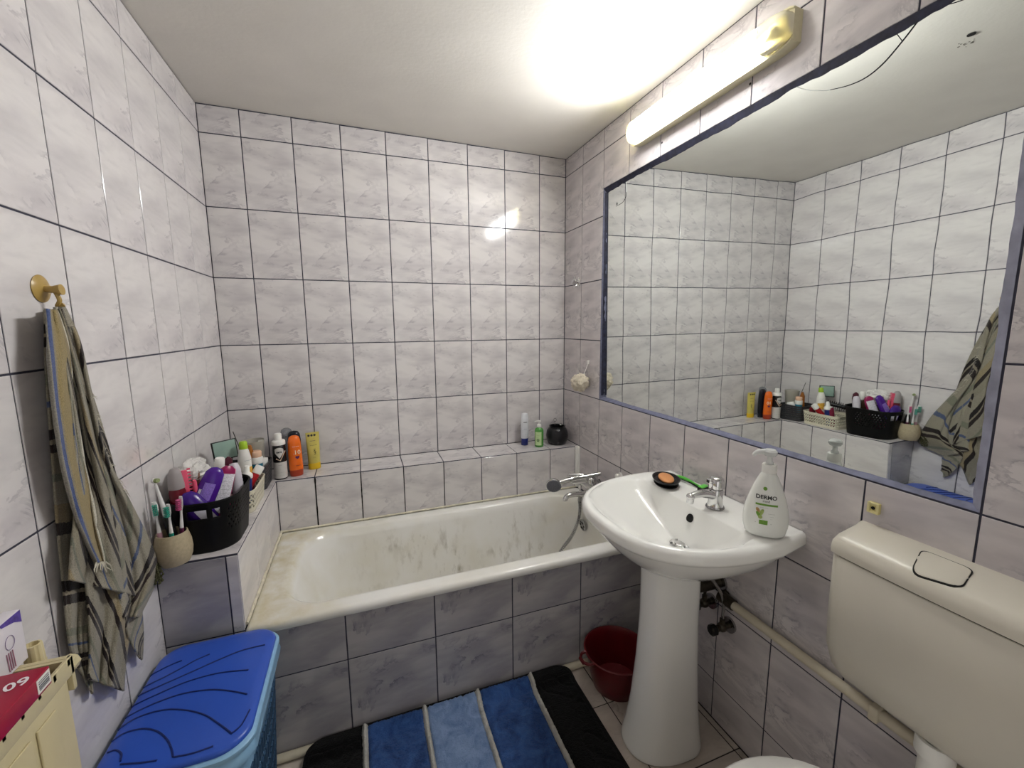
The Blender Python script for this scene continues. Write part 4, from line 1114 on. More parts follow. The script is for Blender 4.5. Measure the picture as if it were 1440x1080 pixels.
# ================================================================== BASIN TOP THINGS
def build_basin_things():
    zt = .8415
    d = thing('soap_dish', 'black oval plastic soap dish on the left corner of the wash basin', 'soap dish', (1.598, -1.036, zt), math.radians(62))
    part(d, 'foot', G().lathe([(.036, 0), (.044, .003), (.046, .006), (.030, .009)], n=36, sx=1.32, sy=.90), M_BLACK)
    part(d, 'tray', G().lathe([(.030, .008), (.044, .013), (.051, .022), (.0515, .0245), (.048, .0245), (.042, .017), (.002, .014)], n=36, sx=1.25, sy=.92), M_BLACK)
    s = thing('soap_bar', 'oval orange bar of soap lying in the black soap dish', 'soap', (1.598, -1.036, zt+.0155), math.radians(62))
    g = G(); rs = []
    for k in range(13):
        a = math.pi*k/12; r = max(.02, math.sin(a))**.45; rs.append([(.049*r*math.cos(2*math.pi*j/32), .026*r*math.sin(2*math.pi*j/32), (.0085-.0085*math.cos(a))*.85) for j in range(32)])
    part(s, 'bar', g.rings(rs), mat('soap_orange', '#d9965f', .45, var=.05, scale=40), ang=70)
    M_GN = mat('razor_green', '#5fc04a', .3, var=.05)
    r = thing('razor', 'green and black disposable razor lying behind the soap dish', 'razor', (1.672, -1.035, zt))
    q = [polyl([(-.015, .045, .006), (.0, .01, .012), (.004, -.03, .013), (.006, -.06, .010), (.008, -.085, .007)], i/24) for i in range(25)]
    part(r, 'handle', G().tube(q, [.0045+.0016*math.sin(i/24*6) for i in range(25)], n=10), M_GN)
    q2 = [p+Vector((.0, 0, -.0055)) for p in q[2:22]]
    part(r, 'grip', G().tube(q2, .0036, n=8), M_BLACK)
    M = Matrix.Translation((.009, -.092, .009)) @ Matrix.Rotation(math.radians(15), 4, 'Z')
    h = part(r, 'head', G().box(-.021, .021, -.011, .011, -.0085, .003, M, c=.003), M_BLACK)
    part(h, 'guard', G().box(-.019, .019, -.010, .010, .0025, .0058, M, c=.0014), M_GN)
    # pump soap bottle
    bx, by = 1.600, -1.428
    yaw = math.atan2(by-CAM.y, bx-CAM.x)-math.pi/2
    t = thing('soap_dispenser', 'white pump bottle of liquid soap with green print on the wash basin', 'soap bottle', (bx, by, zt), yaw+.12)
    tab = [(0, .030, .020), (.002, .042, .026), (.008, .048, .0295), (.03, .0535, .0325), (.055, .0545, .033), (.08, .051, .0315), (.11, .043, .028), (.14, .033, .024), (.165, .0225, .0195), (.174, .0175, .0165), (.178, .0145, .0145)]
    def sec(z):
        for (a, w0, d0), (b, w1, d1) in zip(tab[:-1], tab[1:]):
            if z <= b: f = (z-a)/(b-a); return lerp(w0, w1, f), lerp(d0, d1, f)
        return tab[-1][1:]
    def ring(z, n=48):
        w, dd = sec(z); pw = 2/2.2
        return [(w*math.copysign(abs(math.cos(2*math.pi*j/n))**pw, math.cos(2*math.pi*j/n)), dd*math.copysign(abs(math.sin(2*math.pi*j/n))**pw, math.sin(2*math.pi*j/n)), z) for j in range(n)]
    zs = [0, .002, .008]+[.018+.0098*i for i in range(16)]+[.174, .178]
    zs = sorted(set([z for z in zs if z <= .178]))
    b_ = part(t, 'bottle', G().rings([ring(z) for z in zs]), mat('soap_white', '#e9ebe6', .22, var=.01), ang=60)
    part(t, 'collar', G().lathe([(.0165, .176), (.0175, .178), (.0175, .196), (.016, .199)], n=30), M_WPLAST)
    M_CL = mat('pump_clear', '#eef0ee', .15, trans=.35)
    p = part(t, 'pump', G().lathe([(.010, .198), (.009, .204), (.006, .208), (.006, .220), (.013, .222), (.0165, .227), (.0165, .234), (.012, .239), (.001, .240)], n=24), M_CL)
    part(p, 'nozzle', G().tube([polyl([(0, 0, .231), (-.018, 0, .2315), (-.032, 0, .227), (-.039, 0, .218)], i/12) for i in range(13)], [.009-.0045*i/12 for i in range(13)], n=12), M_CL)
    def warp(x, y, z):
        w, dd = sec(y); k = min(.98, abs(x)/w); d = dd*(1-k**2.2)**(1/2.2)
        return (x, -d-.0006, y)
    def prt(name, s, size, x, y, m, slant=0., **kw):
        wp = lambda a, b, c: warp(a+x, b+y+slant*a, 0)
        part(b_, name, text(s, size, warp=wp, **kw), m, smooth=False)
    def quadp(name, x0, x1, y0, y1, m, slant=0., n=10):
        g = G().grid(lambda u, v: warp(lerp(x0, x1, u), lerp(y0, y1, v)+slant*lerp(x0, x1, u), 0), n, 3); part(b_, name, g, m)
    M_PK = mat('print_black', '#26282a', .5); M_PG = mat('print_green', '#6f9e3a', .5, var=.1); M_PG2 = mat('print_leaf', '#a3b76a', .5, var=.3, scale=200); M_PT = mat('print_tan', '#b08e5a', .5, var=.3, scale=200)
    SX = -.004
    g = G().add([warp(SX-.004+.0048*math.cos(k*math.pi/10), .137+.0048*math.sin(k*math.pi/10), 0) for k in range(20)], [tuple(range(20))]); part(b_, 'logo_dot', g, M_PG)
    prt('brand_print', 'DERMO', .0142, SX, .1135, M_PK, bold=.00035)
    prt('brand_print', 'med', .0095, SX, .1035, M_PK)
    prt('small_print', '––––––––', .0038, SX-.002, .1215, M_PK)
    quadp('green_bar', SX-.024, SX+.027, .0915, .0965, M_PG)
    prt('small_print', '–––– –––', .005, SX-.004, .0865, M_PK)
    for k, (cx, cy, rx, ry, a, m) in enumerate(((-.018, .078, .004, .007, .5, M_PT), (-.010, .072, .0045, .011, -.4, M_PG2), (-.016, .066, .004, .009, .6, M_PG), (-.012, .060, .005, .005, 0, M_PG2))):
        pts = []
        for j in range(18):
            u, v = rx*math.cos(j*math.pi/9), ry*math.sin(j*math.pi/9)
            pts.append(warp(SX+cx+u*math.cos(a)-v*math.sin(a), cy+u*math.sin(a)+v*math.cos(a), 0))
        part(b_, 'leaf_print', G().add([(p[0], p[1]-.00012*k, p[2]) for p in pts], [tuple(range(18))]), m)
    prt('small_print', '––––––', .0052, SX+.014, .0715, M_PK); prt('small_print', '––––', .0045, SX+.014, .064, M_PK); prt('small_print', '–––', .0038, SX+.014, .0575, M_PK)
    quadp('green_panel', SX-.014, SX+.006, .040, .052, M_PG)
    for x in (-.022, .014):
        prt('small_print', '~', .006, SX+x, .044, M_PK)
    prt('small_print', '*', .0075, SX-.004, .046, M_PG2)
build_basin_things()

# ================================================================== BOTTLES ON THE LEDGES
def bottle(name, label, cat, p0, p1, prof, m, caps=(), sx=1., sy=1., hint=(0, -1, 0), group=None, n=32, pname='bottle', ang=50):
    """lathe bottle with its axis from p0 to p1; prof in fractions of length and metres of radius; caps: (part name, profile, material)"""
    M = axis_matrix(p0, p1, hint); L = (Vector(p1)-Vector(p0)).length
    t = thing(name, label, cat, (0, 0, 0), M, group); 
    b = part(t, pname, G().lathe([(r, z*L) for r, z in prof], n=n, sx=sx, sy=sy), m, ang=ang)
    for nm, pr, mm in caps:
        part(t, nm, G().lathe([(r, z*L) for r, z in pr], n=n, sx=sx, sy=sy), mm, ang=ang)
    return t, b, L
def band(parent, name, r, z0, z1, a0, a1, m, sx=1., sy=1., e=.0005, n=16, r1=None):
    """label patch on a round body between angles (degrees, -90 = front)"""
    r1 = r if r1 is None else r1
    g = G().grid(lambda u, v: ((lerp(r, r1, v)+e)*sx*math.cos(math.radians(lerp(a0, a1, u))), (lerp(r, r1, v)+e)*sy*math.sin(math.radians(lerp(a0, a1, u))), lerp(z0, z1, v)), n, 4)
    return part(parent, name, g, m)
def btext(parent, s, size, r, z, m, a=-90, sx=1., sy=1., e=.0009, **kw):
    def wp(x, y, _):
        th = math.radians(a)+x/r
        return ((r+e)*sx*math.cos(th), (r+e)*sy*math.sin(th), z+y)
    return part(parent, 'print', text(s, size, warp=wp, **kw), m, smooth=False)
P_W = mat('print_white', '#f2eef0', .5); P_K = mat('print_black', '#26282a', .5)
def ledge_bottles():
    T = LEDGE
    # black and white round bottle
    t, b, L = bottle('black_white_bottle', 'black and white round bottle with white stepped cap on the back ledge', 'bottle', (.221, -.150, T), (.221, -.150, T+.207),
        [(.024, 0), (.0265, .01), (.0265, .70), (.024, .74), (.018, .76)], mat('bottle_black_gloss', '#131214', .25),
        (('cap', [(.026, .755), (.0275, .76), (.0275, .83), (.024, .85), (.015, .86), (.0145, .985), (.012, 1.0)], M_WPLAST),), hint=(.2, -1, 0))
    M_LB = mat('label_silver', '#c9c6c2', .35, var=.06)
    band(b, 'label', .0265, .006, .080, -170, 10, M_LB)
    g = G(); 
    def cyl(x, z, e=.0006): th = math.radians(-92)+x/.0265; return ((.0265+e)*math.cos(th), (.0265+e)*math.sin(th), z)
    sh = [(-.017, .140), (0, .147), (.017, .140), (.016, .122), (.0, .098), (-.016, .122)]
    g.grid(lambda u, v: cyl(lerp(-.018, .018, u), lerp(.098+.026*abs(2*u-1), .147-.008*abs(2*u-1)**2, v)), 14, 4); part(b, 'emblem', g, M_LB)
    btext(b, 'caro', .0125, .0265, .127, P_K, a=-92, bold=.0005)
    g = G().tube([cyl(-.014, .098, .001), cyl(.002, .088, .001), cyl(.018, .118, .001), cyl(.026, .128, .001)], .0022, n=6); part(b, 'swoosh', g, mat('label_beige', '#d5b8a0', .4))
    btext(b, '–––', .010, .0265, .068, P_K, a=-92); btext(b, '––', .006, .0265, .050, P_K, a=-92)
    for z in (.036, .022): btext(b, '________', .006, .0265, z, P_K, a=-92)
    # dark bottle behind the orange one
    t, b, L = bottle('dark_bottle', 'dark blue-black bottle half hidden behind the orange one', 'bottle', (.272, -.085, T), (.276, -.083, T+.198),
        [(.022, 0), (.0245, .02), (.0245, .78), (.021, .93), (.014, .985), (.002, 1)], mat('bottle_blueblack', '#161a26', .25), sx=1.15, sy=.75)
    # orange shampoo bottle
    t, b, L = bottle('orange_bottle', 'orange shampoo bottle with white lettering on the back ledge', 'bottle', (.283, -.137, T), (.281, -.135, T+.188),
        [(.022, 0), (.0245, .02), (.0255, .16)], mat('orange_base_dark', '#a83a1c', .3), sx=1.1, sy=.72, hint=(.25, -1, 0), pname='cap')
    b = part(t, 'bottle', G().lathe([(.0258, .16*L), (.0262, .175*L), (.0255, .6*L), (.0235, .85*L), (.019, .96*L), (.010, .995*L), (.001, L)], sx=1.1, sy=.72, n=36), mat('orange_gloss', '#ef6f1e', .25, var=.06), ang=50)
    btext(b, '~~~~', .0115, .0262, .140, P_W, a=-86, sx=1.1, sy=.76, e=.0016); btext(b, '––––', .0055, .0262, .106, P_W, a=-98, sx=1.1, sy=.76, e=.0016)
    btext(b, '10', .026, .0262, .112, mat('print_cream', '#f6d9b0', .5), a=-76, sx=1.1, sy=.76, e=.0016, bold=.0004)
    btext(b, '♥', .014, .0262, .088, mat('print_purple', '#5b2350', .5), a=-78, sx=1.1, sy=.76, e=.0016)
    btext(b, '▬▬', .009, .0262, .052, mat('print_rust', '#a83d16', .5), a=-78, sx=1.1, sy=.76, e=.0016)
    # yellow tube standing on its cap
    M_YL = mat('tube_yellow_cream', '#cbbd62', .35, var=.12, scale=22); M_YC = mat('tube_yellow_cap', '#dcb521', .35)
    t = thing('yellow_tube', 'yellow cosmetic tube standing upside down against the back wall', 'tube', (.350, -.060, T), math.radians(14))
    part(t, 'cap', G().lathe([(.026, 0), (.0275, .003), (.0275, .028), (.026, .030)], n=32, sy=.66), M_YC)
    rs = []
    for k in range(13):
        f = k/12; z = .030+.148*f; w = lerp(.0265, .0295, f); d_ = lerp(.0175, .0014, smoothstep(.15, 1, f))
        rs.append([(w*math.cos(2*math.pi*j/36), d_*math.sin(2*math.pi*j/36), z) for j in range(36)])
    b = part(t, 'tube', G().rings(rs), M_YL)
    def flat(s, size, x, z, m, **kw): 
        f = smoothstep(.15, 1, (z-.03)/.148); d_ = lerp(.0175, .0014, f)
        part(b, 'print', text(s, size, warp=lambda a, c, _: (a+x, -(lerp(.0175, .0014, smoothstep(.15, 1, (z+c-.03)/.148))*math.sqrt(max(.05, 1-((a+x)/.03)**2)))-.0009, z+c), **kw), m, smooth=False)
    flat('●●●', .014, -.004, .163, P_K); flat('–––', .015, -.002, .138, mat('print_brownviolet', '#5b4550', .5), bold=.0004); flat('~~~~', .0125, 0, .117, P_K); flat('§', .03, .004, .088, mat('print_olive', '#4d4a22', .5)); flat('~~~', .008, 0, .058, mat('print_olive', '#4d4a22', .5))
    # clear domed bottle behind
    t, b, L = bottle('clear_dome_bottle', 'clear grey bottle with a domed top behind the black and white bottle', 'bottle', (.240, -.052, T), (.240, -.052, T+.208),
        [(.022, 0), (.0235, .02), (.0235, .80), (.0235, .81)], mat('bottle_clear_grey', '#a9acb0', .15, trans=.55),
        (('dome_cap', [(.0235, .82), (.025, .83), (.0245, .90), (.020, .96), (.011, .99), (.001, 1)], mat('dome_clear', '#b7b8bd', .08, trans=.7)),), )
    # right end of the ledge
    t, b, L = bottle('white_navy_tube', 'white bottle standing on its navy cap near the tub tap corner', 'bottle', (1.437, -.060, T), (1.437, -.060, T+.185),
        [(.0185, 0), (.0205, .01), (.0205, .21), (.0195, .215)], mat('cap_navy', '#16246a', .3), sy=.75, pname='cap')
    b = part(t, 'bottle', G().lathe([(.0200, .217*L), (.0215, .24*L), (.0222, .6*L), (.0215, .9*L), (.018, .98*L), (.010, L)], n=32, sy=.75), mat('bottle_white_blueish', '#dfe1e6', .3))
    btext(b, '▬▬', .011, .0222, .135, P_K, a=-95, sy=.78); btext(b, '~~~', .010, .0222, .096, mat('print_navy', '#2a356b', .5), a=-95, sy=.78); btext(b, '~~', .008, .0222, .066, mat('print_navy', '#2a356b', .5), a=-95, sy=.78)
    M_GB = mat('bottle_green_clear', '#5cab4d', .2, var=.06, trans=.25)
    t, b, L = bottle('green_pump_bottle', 'green bottle with white pump and pale label on the back ledge', 'bottle', (1.500, -.120, T), (1.500, -.120, T+.150),
        [(.020, 0), (.0235, .02), (.0245, .06), (.0245, .60), (.022, .68), (.012, .72), (.010, .75)], M_GB,
        (('pump', [(.011, .74), (.0115, .75), (.0115, .84), (.008, .86), (.004, .88), (.004, .93), (.010, .94), (.010, .99), (.002, 1)], M_WPLAST),), hint=(-.35, -1, 0), sy=.85)
    o = part(t, 'nozzle', G().tube([(0, 0, L*.965), (-.02, -.004, L*.963), (-.026, -.005, L*.945)], [.005, .004, .003], n=10), M_WPLAST)
    band(b, 'label', .0245, .012, .088, -150, -62, mat('label_pale_green', '#bfd9a0', .4, var=.08, scale=80), sy=.87)
    btext(b, '~~~', .0085, .0245, .070, mat('print_dkgreen', '#3d6a35', .5), a=-108, sy=.87, e=.0012); btext(b, '✿', .022, .0245, .040, mat('print_dkgreen', '#3d6a35', .5), a=-108, sy=.87, e=.0012)
    t = thing('black_jar', 'round bulbous black jar at the right end of the back ledge', 'jar', (1.622, -.098, T))
    M_JB = mat('jar_black', '#17171c', .3, var=.3, scale=60, bump=.0006, bscale=150)
    part(t, 'jar', G().lathe([(.042, 0), (.050, .004), (.060, .025), (.063, .05), (.058, .078), (.047, .094), (.043, .097), (.045, .100), (.045, .104), (.041, .104), (.040, .096), (.054, .075), (.058, .05), (.045, .008), (.001, .006)], n=44), M_JB)
    part(t, 'rim_band', G().lathe([(.0452, .099), (.0462, .102), (.0452, .105)], n=40, cap0=False, cap1=False), M_BLACK)
    # small things kept in the jar
    c = thing('shiny_item', 'small shiny silver trinket lying on top of the black jar', 'item', (1.636, -.110, T+.098))  # unclear shiny object, shaped as a small cap
    part(c, 'cap', G().lathe([(.010, 0), (.011, .003), (.010, .018), (.006, .021)], Matrix.Rotation(.4, 4, 'X'), n=18), M_CHROME2)
    s = thing('nail_scissors', 'thin steel scissors sticking up out of the black jar', 'scissors', (1.605, -.100, T+.02))
    part(s, 'blade', G().tube([(0, 0, 0), (.002, 0, .11)], .0016, n=6), M_CHROME)
    part(s, 'finger_ring', G().tube([(.002+.009*math.sin(k*math.pi/8), 0, .119-.009*math.cos(k*math.pi/8)) for k in range(17)], .0015, n=6), M_CHROME)
ledge_bottles()

# ================================================================== BASKETS
def basket(name, label, x0, x1, y0, y1, h, m, r, flare, pat, n_around, n_up, thick=.0022, rimr=.0032, slots=(), hollow=True):
    cx, cy = (x0+x1)/2, (y0+y1)/2
    t = thing(name, label, 'basket', (cx, cy, LEDGE))
    hx, hy = (x1-x0)/2, (y1-y0)/2
    def outline(z, e=0.):
        f = z/h; k = lerp(-flare, flare*.25, f)+e
        pts = rrect(-hx-k, hx+k, -hy-k, hy+k, r+k*.5, z, 12)
        # resample evenly
        P = [Vector(p) for p in pts]; P.append(P[0]); d = [0]
        for a, b in zip(P[:-1], P[1:]): d.append(d[-1]+(b-a).length)
        out = []; i = 0
        for s in range(n_around):
            q = d[-1]*s/n_around
            while d[i+1] < q: i += 1
            f2 = (q-d[i])/max(1e-9, d[i+1]-d[i]); out.append(P[i].lerp(P[i+1], f2))
        return out
    g = G(); rs = [outline(h*k/n_up) for k in range(n_up+1)]
    vs = [p for q in rs for p in q]; fs = []
    for k in range(n_up):
        for j in range(n_around):
            if pat(j, k) or any(a <= j < b and c <= k < d_ for a, b, c, d_ in slots): continue
            j2 = (j+1) % n_around; fs.append((k*n_around+j, k*n_around+j2, (k+1)*n_around+j2, (k+1)*n_around+j))
    g.add(vs, fs); o = part(t, 'wall', g, m, ang=50); solidify(o, thick, 0)
    part(t, 'bottom', G().rings([outline(.001), outline(.004)]), m)
    top = outline(h); top2 = top+[top[0]]
    part(t, 'rim', G().tube(top2, rimr, n=8, caps=False), m)
    for a, b, c, d_ in slots:      # lip around each hand hole
        q = []
        for j in range(a, b+1): q.append(rs[c][j % n_around])
        for k in range(c, d_+1): q.append(rs[k][b % n_around])
        for j in range(b, a-1, -1): q.append(rs[d_][j % n_around])
        for k in range(d_, c-1, -1): q.append(rs[k][a % n_around])
        part(t, 'handle_lip', G().tube(q, .0018, n=6), m)
    return t
M_BB = mat('basket_black', '#060607', .5, var=.1, spec=.25); M_CB = mat('basket_cream', '#d8d2bd', .4, var=.05); M_GB_ = mat('basket_charcoal', '#3a3a3d', .5, var=.1)
NB = 200
# index 0 sits at the +x side; it runs counter-clockwise (+y, -x, -y)
def pat_black(j, k):
    if j % 2 or k % 2: return False
    return k in range(10, 24) and (155 < j < 198 or 20 < j < 60) and ((j//2+k//2) % 2 == 0)
basket('black_basket', 'large oval black perforated plastic basket on the left ledge full of toiletries', .022, .203, -.795, -.545, .160, M_BB, .075, .012, pat_black, NB, 26, slots=((128, 142, 18, 23), (145, 151, 18, 23)))
def pat_cream(j, k): return k in range(3, 15) and ((j % 4 in (0, 1) and k % 4 in (0, 1)) or (j % 4 in (2, 3) and k % 4 == 2))
basket('cream_basket', 'cream perforated plastic basket on the left ledge between the two dark baskets', .030, .192, -.525, -.308, .082, M_CB, .03, .006, pat_cream, 192, 18, rimr=.003)
def pat_grey(j, k): return k in range(2, 20) and j % 2 == 0 and k % 3 == 1
basket('charcoal_basket', 'charcoal woven plastic basket in the back corner of the ledge', .014, .190, -.292, -.142, .100, M_GB_, .025, .006, pat_grey, 192, 22, rimr=.003)

def on(u, v, y): return at_y(u, v, y)
def toiletries():
    T = LEDGE
    # ---- toothbrush cup and brushes
    c = thing('toothbrush_cup', 'rounded beige speckled toothbrush cup at the front of the left ledge', 'cup', (.049, -.812, T))
    M_CU = mat('beige_stoneware', '#b5a78a', .55, var=.10, scale=150)
    part(c, 'cup', G().lathe([(.030, 0), (.036, .003), (.043, .022), (.0455, .042), (.044, .064), (.038, .088), (.0365, .094), (.0345, .094), (.035, .086), (.041, .062), (.042, .042), (.034, .010), (.001, .008)], n=44), M_CU)
    cc = Vector((.049, -.812, T))
    def brush(label, top, base, c1, c2, c3, hint):
        M = axis_matrix(cc+Vector(base), top, hint); L = (Vector(top)-cc-Vector(base)).length
        t = thing('toothbrush', label, 'toothbrush', (0, 0, 0), M, 'toothbrushes in the beige cup')
        rs = []
        for k in range(15):
            f = k/14; z = L*f; w = .0055-.0025*smoothstep(.45, .7, f)+.0045*smoothstep(.76, .86, f)-.002*smoothstep(.95, 1, f); d_ = .0045-.002*smoothstep(.5, .8, f)
            rs.append([(w*math.cos(2*math.pi*j/12), d_*math.sin(2*math.pi*j/12), z) for j in range(12)])
        part(t, 'handle', G().rings(rs), c1)
        part(t, 'grip', G().rings([[(p[0]*1.12, p[1]*1.15, p[2]) for p in q] for q in rs[2:8]]), c2)
        g = G()
        for i in range(3):
            for k in range(6): g.tube([((i-1)*.0036, -.002, L*(.80+.03*k)), ((i-1)*.0040, -.0115, L*(.80+.03*k)+.0008)], .0019, n=6)
        o = part(t, 'bristles', g, c3); o['kind'] = 'stuff'
    P_PK = mat('brush_pink', '#c64a82', .35); P_GR = mat('brush_teal', '#2f9a84', .35); P_MA = mat('brush_maroon', '#5a1a3c', .35); P_WH = mat('brush_white', '#e6e4e2', .3); P_BR = mat('bristle_white', '#dfe5e0', .7)
    brush('white and pink toothbrush leaning left in the beige cup', on(216, 706, -.83), (-.020, -.012, .012), P_WH, mat('brush_palepink', '#c99aa8', .35), P_GR, (.4, -1, 0))
    brush('white and teal toothbrush standing in the middle of the beige cup', on(236, 709, -.83), (.004, -.014, .012), P_WH, P_GR, P_GR, (-.5, -1, 0))
    brush('white and maroon toothbrush with pink bristles leaning right in the beige cup', on(254, 698, -.82), (.02, -.004, .012), P_WH, P_MA, P_PK, (-.7, -1, 0))
    top = on(217, 676, -.80); e = thing('electric_toothbrush', 'white electric toothbrush with small round head in the beige cup', 'toothbrush', (0, 0, 0), axis_matrix(cc+Vector((.006, .016, .012)), top, (1, -.6, 0)))
    L = (top-cc-Vector((.006, .016, .012))).length
    part(e, 'body', G().lathe([(.009, 0), (.011, .01), (.0115, L*.45), (.0095, L*.52), (.006, L*.56)], n=20), M_BLACK)
    part(e, 'neck', G().lathe([(.0075, L*.55), (.0065, L*.62), (.0045, L*.8), (.0035, L*.96)], n=16), P_WH)
    part(e, 'round_head', G().tube([(0, .004, L), (0, -.004, L)], .0075, n=16), P_WH)
    part(e, 'bristles', G().tube([(0, -.004, L), (0, -.013, L)], [.0065, .006], n=14), mat('bristle_green', '#8d9a6a', .7, var=.4, scale=300))['kind'] = 'stuff'
    # ---- black basket
    def B(u, v, y): return on(u, v, y)
    GR = 'toiletries in the black basket'
    t, b, L = bottle('maroon_bottle', 'maroon bottle with clear cap and silver label at the left of the black basket', 'bottle', (.052, -.735, T+.02), (.047, -.742, T+.262),
        [(.018, 0), (.0215, .02), (.0215, .70), (.019, .74)], mat('bottle_maroon', '#6d0f22', .3, var=.1), (('cap', [(.0205, .74), (.0205, .80), (.017, .93), (.010, .99), (.002, 1)], mat('cap_translucent', '#b9b2b2', .3, trans=.3)),), group=GR)
    band(b, 'label', .0215, L*.40, L*.50, -170, -10, mat('label_silver2', '#d8d4d2', .35)); btext(b, '––––', .008, .0215, L*.60, mat('print_rose2', '#d58a95', .5))
    M = axis_matrix(B(266, 700, -.735), B(260, 661, -.735), (.5, -1, 0)); t = thing('pink_comb', 'flat coral pink comb standing in the black basket', 'comb', (0, 0, 0), M, GR)
    L = (B(260, 661, -.735)-B(266, 700, -.735)).length
    part(t, 'spine', G().box(-.010, .004, -.004, .004, -.06, L, c=.0015), mat('coral_pink', '#e65a78', .35))
    g = G()
    for k in range(14): g.box(.004, .012, -.002, .002, -.05+.0105*k, -.045+.0105*k)
    part(t, 'teeth', g, mat('coral_pink', '#e65a78', .35))['kind'] = 'stuff'
    t, b, L = bottle('mascara', 'black mascara tube behind the pink comb in the black basket', 'make-up', (.065, -.68, T+.04), B(270, 664, -.70), [(.007, 0), (.008, .02), (.008, .99), (.006, 1)], M_BLACK, group=GR)
    t, b, L = bottle('lip_pencil', 'brown capped make-up stick in the black basket', 'make-up', (.085, -.69, T+.04), B(277, 662, -.70), [(.0055, 0), (.006, .02), (.006, .80)], mat('stick_black', '#151214', .3), (('cap', [(.0062, .78), (.0064, .97), (.0045, 1)], mat('stick_brown', '#8d6a58', .35)),), group=GR)
    t, b, L = bottle('lip_gloss', 'short pink lip gloss tube in the black basket', 'make-up', (.09, -.72, T+.05), B(273, 675, -.73), [(.005, 0), (.006, .03), (.006, .96), (.004, 1)], mat('coral_pink', '#e65a78', .35), group=GR)
    # big purple bottle, flat, upside down, leaning right
    M_PU = mat('bottle_purple', '#4a1d8a', .22, var=.06)
    t, b, L = bottle('purple_bottle', 'large flat purple shampoo bottle with a lavender back label in the black basket', 'bottle', B(281, 716, -.735), B(306, 657, -.700),
        [(.020, -.45), (.0285, -.35), (.030, .1), (.0285, .6), (.025, .86), (.015, .97), (.002, 1)], M_PU, sx=1.0, sy=.5, hint=(.35, -.8, .5), group=GR)
    M_LV = mat('label_lavender_print', '#8d70c8', .4, var=.25, scale=260)
    band(b, 'label', .0295, L*.22, L*.62, -118, -62, M_LV, sy=.5, e=.0012); band(b, 'barcode', .0295, L*.2, L*.45, -136, -120, mat('label_white', '#e2dfe6', .4, var=.25, scale=300), sy=.5, e=.0016)
    # second purple bottle lying low with pale triangular label
    t, b, L = bottle('violet_bottle', 'dark violet bottle lying in front of the purple one in the black basket', 'bottle', B(292, 728, -.765), B(258, 694, -.765),
        [(.02, -.2), (.027, -.1), (.0275, .45), (.026, .75), (.018, .93), (.002, 1)], mat('bottle_violet', '#3c1a7c', .25), sy=.62, hint=(.3, -.9, .4), group=GR)
    band(b, 'label', .0275, -.02, L*.40, -120, -50, mat('label_greywhite', '#c9c6d2', .4, var=.1), sy=.64, e=.0012, r1=.0277)
    # magenta bottle with white instruction label
    t, b, L = bottle('magenta_bottle', 'magenta bottle with a white text label in the black basket', 'bottle', B(306, 724, -.70), B(322, 655, -.66),
        [(.018, -.3), (.024, -.2), (.0245, .75), (.021, .93), (.010, 1)], mat('bottle_magenta', '#8e1450', .28), sx=1.05, sy=.55, hint=(.6, -.8, .2), group=GR)
    band(b, 'label', .0245, L*.05, L*.84, -138, -42, mat('label_white', '#e2dfe6', .4, var=.25, scale=300), sx=1.05, sy=.57, e=.001)
    for k in range(7): btext(b, '~~~~~~', .007, .0245, L*(.2+.08*k), mat('print_grey', '#6b6d72', .6), sx=1.05, sy=.57, e=.0016)
    t, b, L = bottle('brown_bottle', 'brown glass bottle with white cap behind the purple bottle', 'bottle', (.10, -.60, T+.03), B(309, 644, -.61),
        [(.02, 0), (.023, .03), (.0235, .60), (.020, .74), (.013, .79)], mat('brown_glass', '#4a3628', .15, trans=.2), (('cap', [(.0135, .79), (.0145, .80), (.0145, .985), (.012, 1)], M_WPLAST),), group=GR)
    t, b, L = bottle('ribbed_deodorant', 'pale ribbed bottle lying tilted at the right of the black basket', 'bottle', B(336, 694, -.62), B(328, 651, -.60),
        [(.013, -.4), (.0135, -.02), (.0175, .02), (.0180, .06)]+[(.0175+.0008*(k % 2), .08+.05*k) for k in range(15)]+[(.016, .86), (.012, .98), (.002, 1)], mat('deo_lilac_white', '#d0cbd4', .35, var=.06), hint=(.7, -.7, 0), group=GR)
    t, b, L = bottle('silver_lid_jar', 'pink jar with round silver lid at the right rim of the black basket', 'jar', B(333, 702, -.615), B(336, 690, -.60)+Vector((.006, -.006, .004)),
        [(.016, -.9), (.018, -.8), (.018, .55), (.017, .6)], mat('jar_pink', '#d86a9c', .3), (('lid', [(.0185, .6), (.019, .65), (.019, .95), (.017, 1.0)], mat('lid_silver', '#b9b7b4', .3, .5)),), hint=(0, 0, 1), group=GR)
    t, b, L = bottle('maroon_brush', 'dark maroon oval brush head standing at the back of the black basket', 'brush', (.12, -.58, T+.05), B(321, 642, -.585),
        [(.005, 0), (.006, .5), (.013, .62), (.0165, .8), (.013, .95), (.003, 1)], mat('brush_maroon2', '#4a0f22', .35), sy=.5, hint=(.7, -.7, 0), group=GR)
    # crumpled clear bag at the back
    t = thing('crumpled_bag', 'crumpled clear plastic bag at the back of the black basket', 'bag', (.064, -.655, T+.222), None, GR)
    rs = []
    for i in range(25):
        th = math.pi*i/24; r_ = []
        for j in range(44):
            ph = 2*math.pi*j/44; d = Vector((math.sin(th)*math.cos(ph), math.sin(th)*math.sin(ph), -math.cos(th)))
            k = 1+.35*noise.noise(d*2.2+Vector((3, 3, 3)))+.22*abs(noise.noise(d*6))
            q = Vector((d.x*.036*k, d.y*.072*k, d.z*.034*k))
            if i in (0, 24): q = Vector((0, 0, d.z*.034))
            r_.append(q)
        rs.append(r_)
    part(t, 'film', G().rings(rs), mat('clear_film', '#ebe8e4', .15, var=.03, alpha=.75, bump=.004, bscale=60), ang=10)
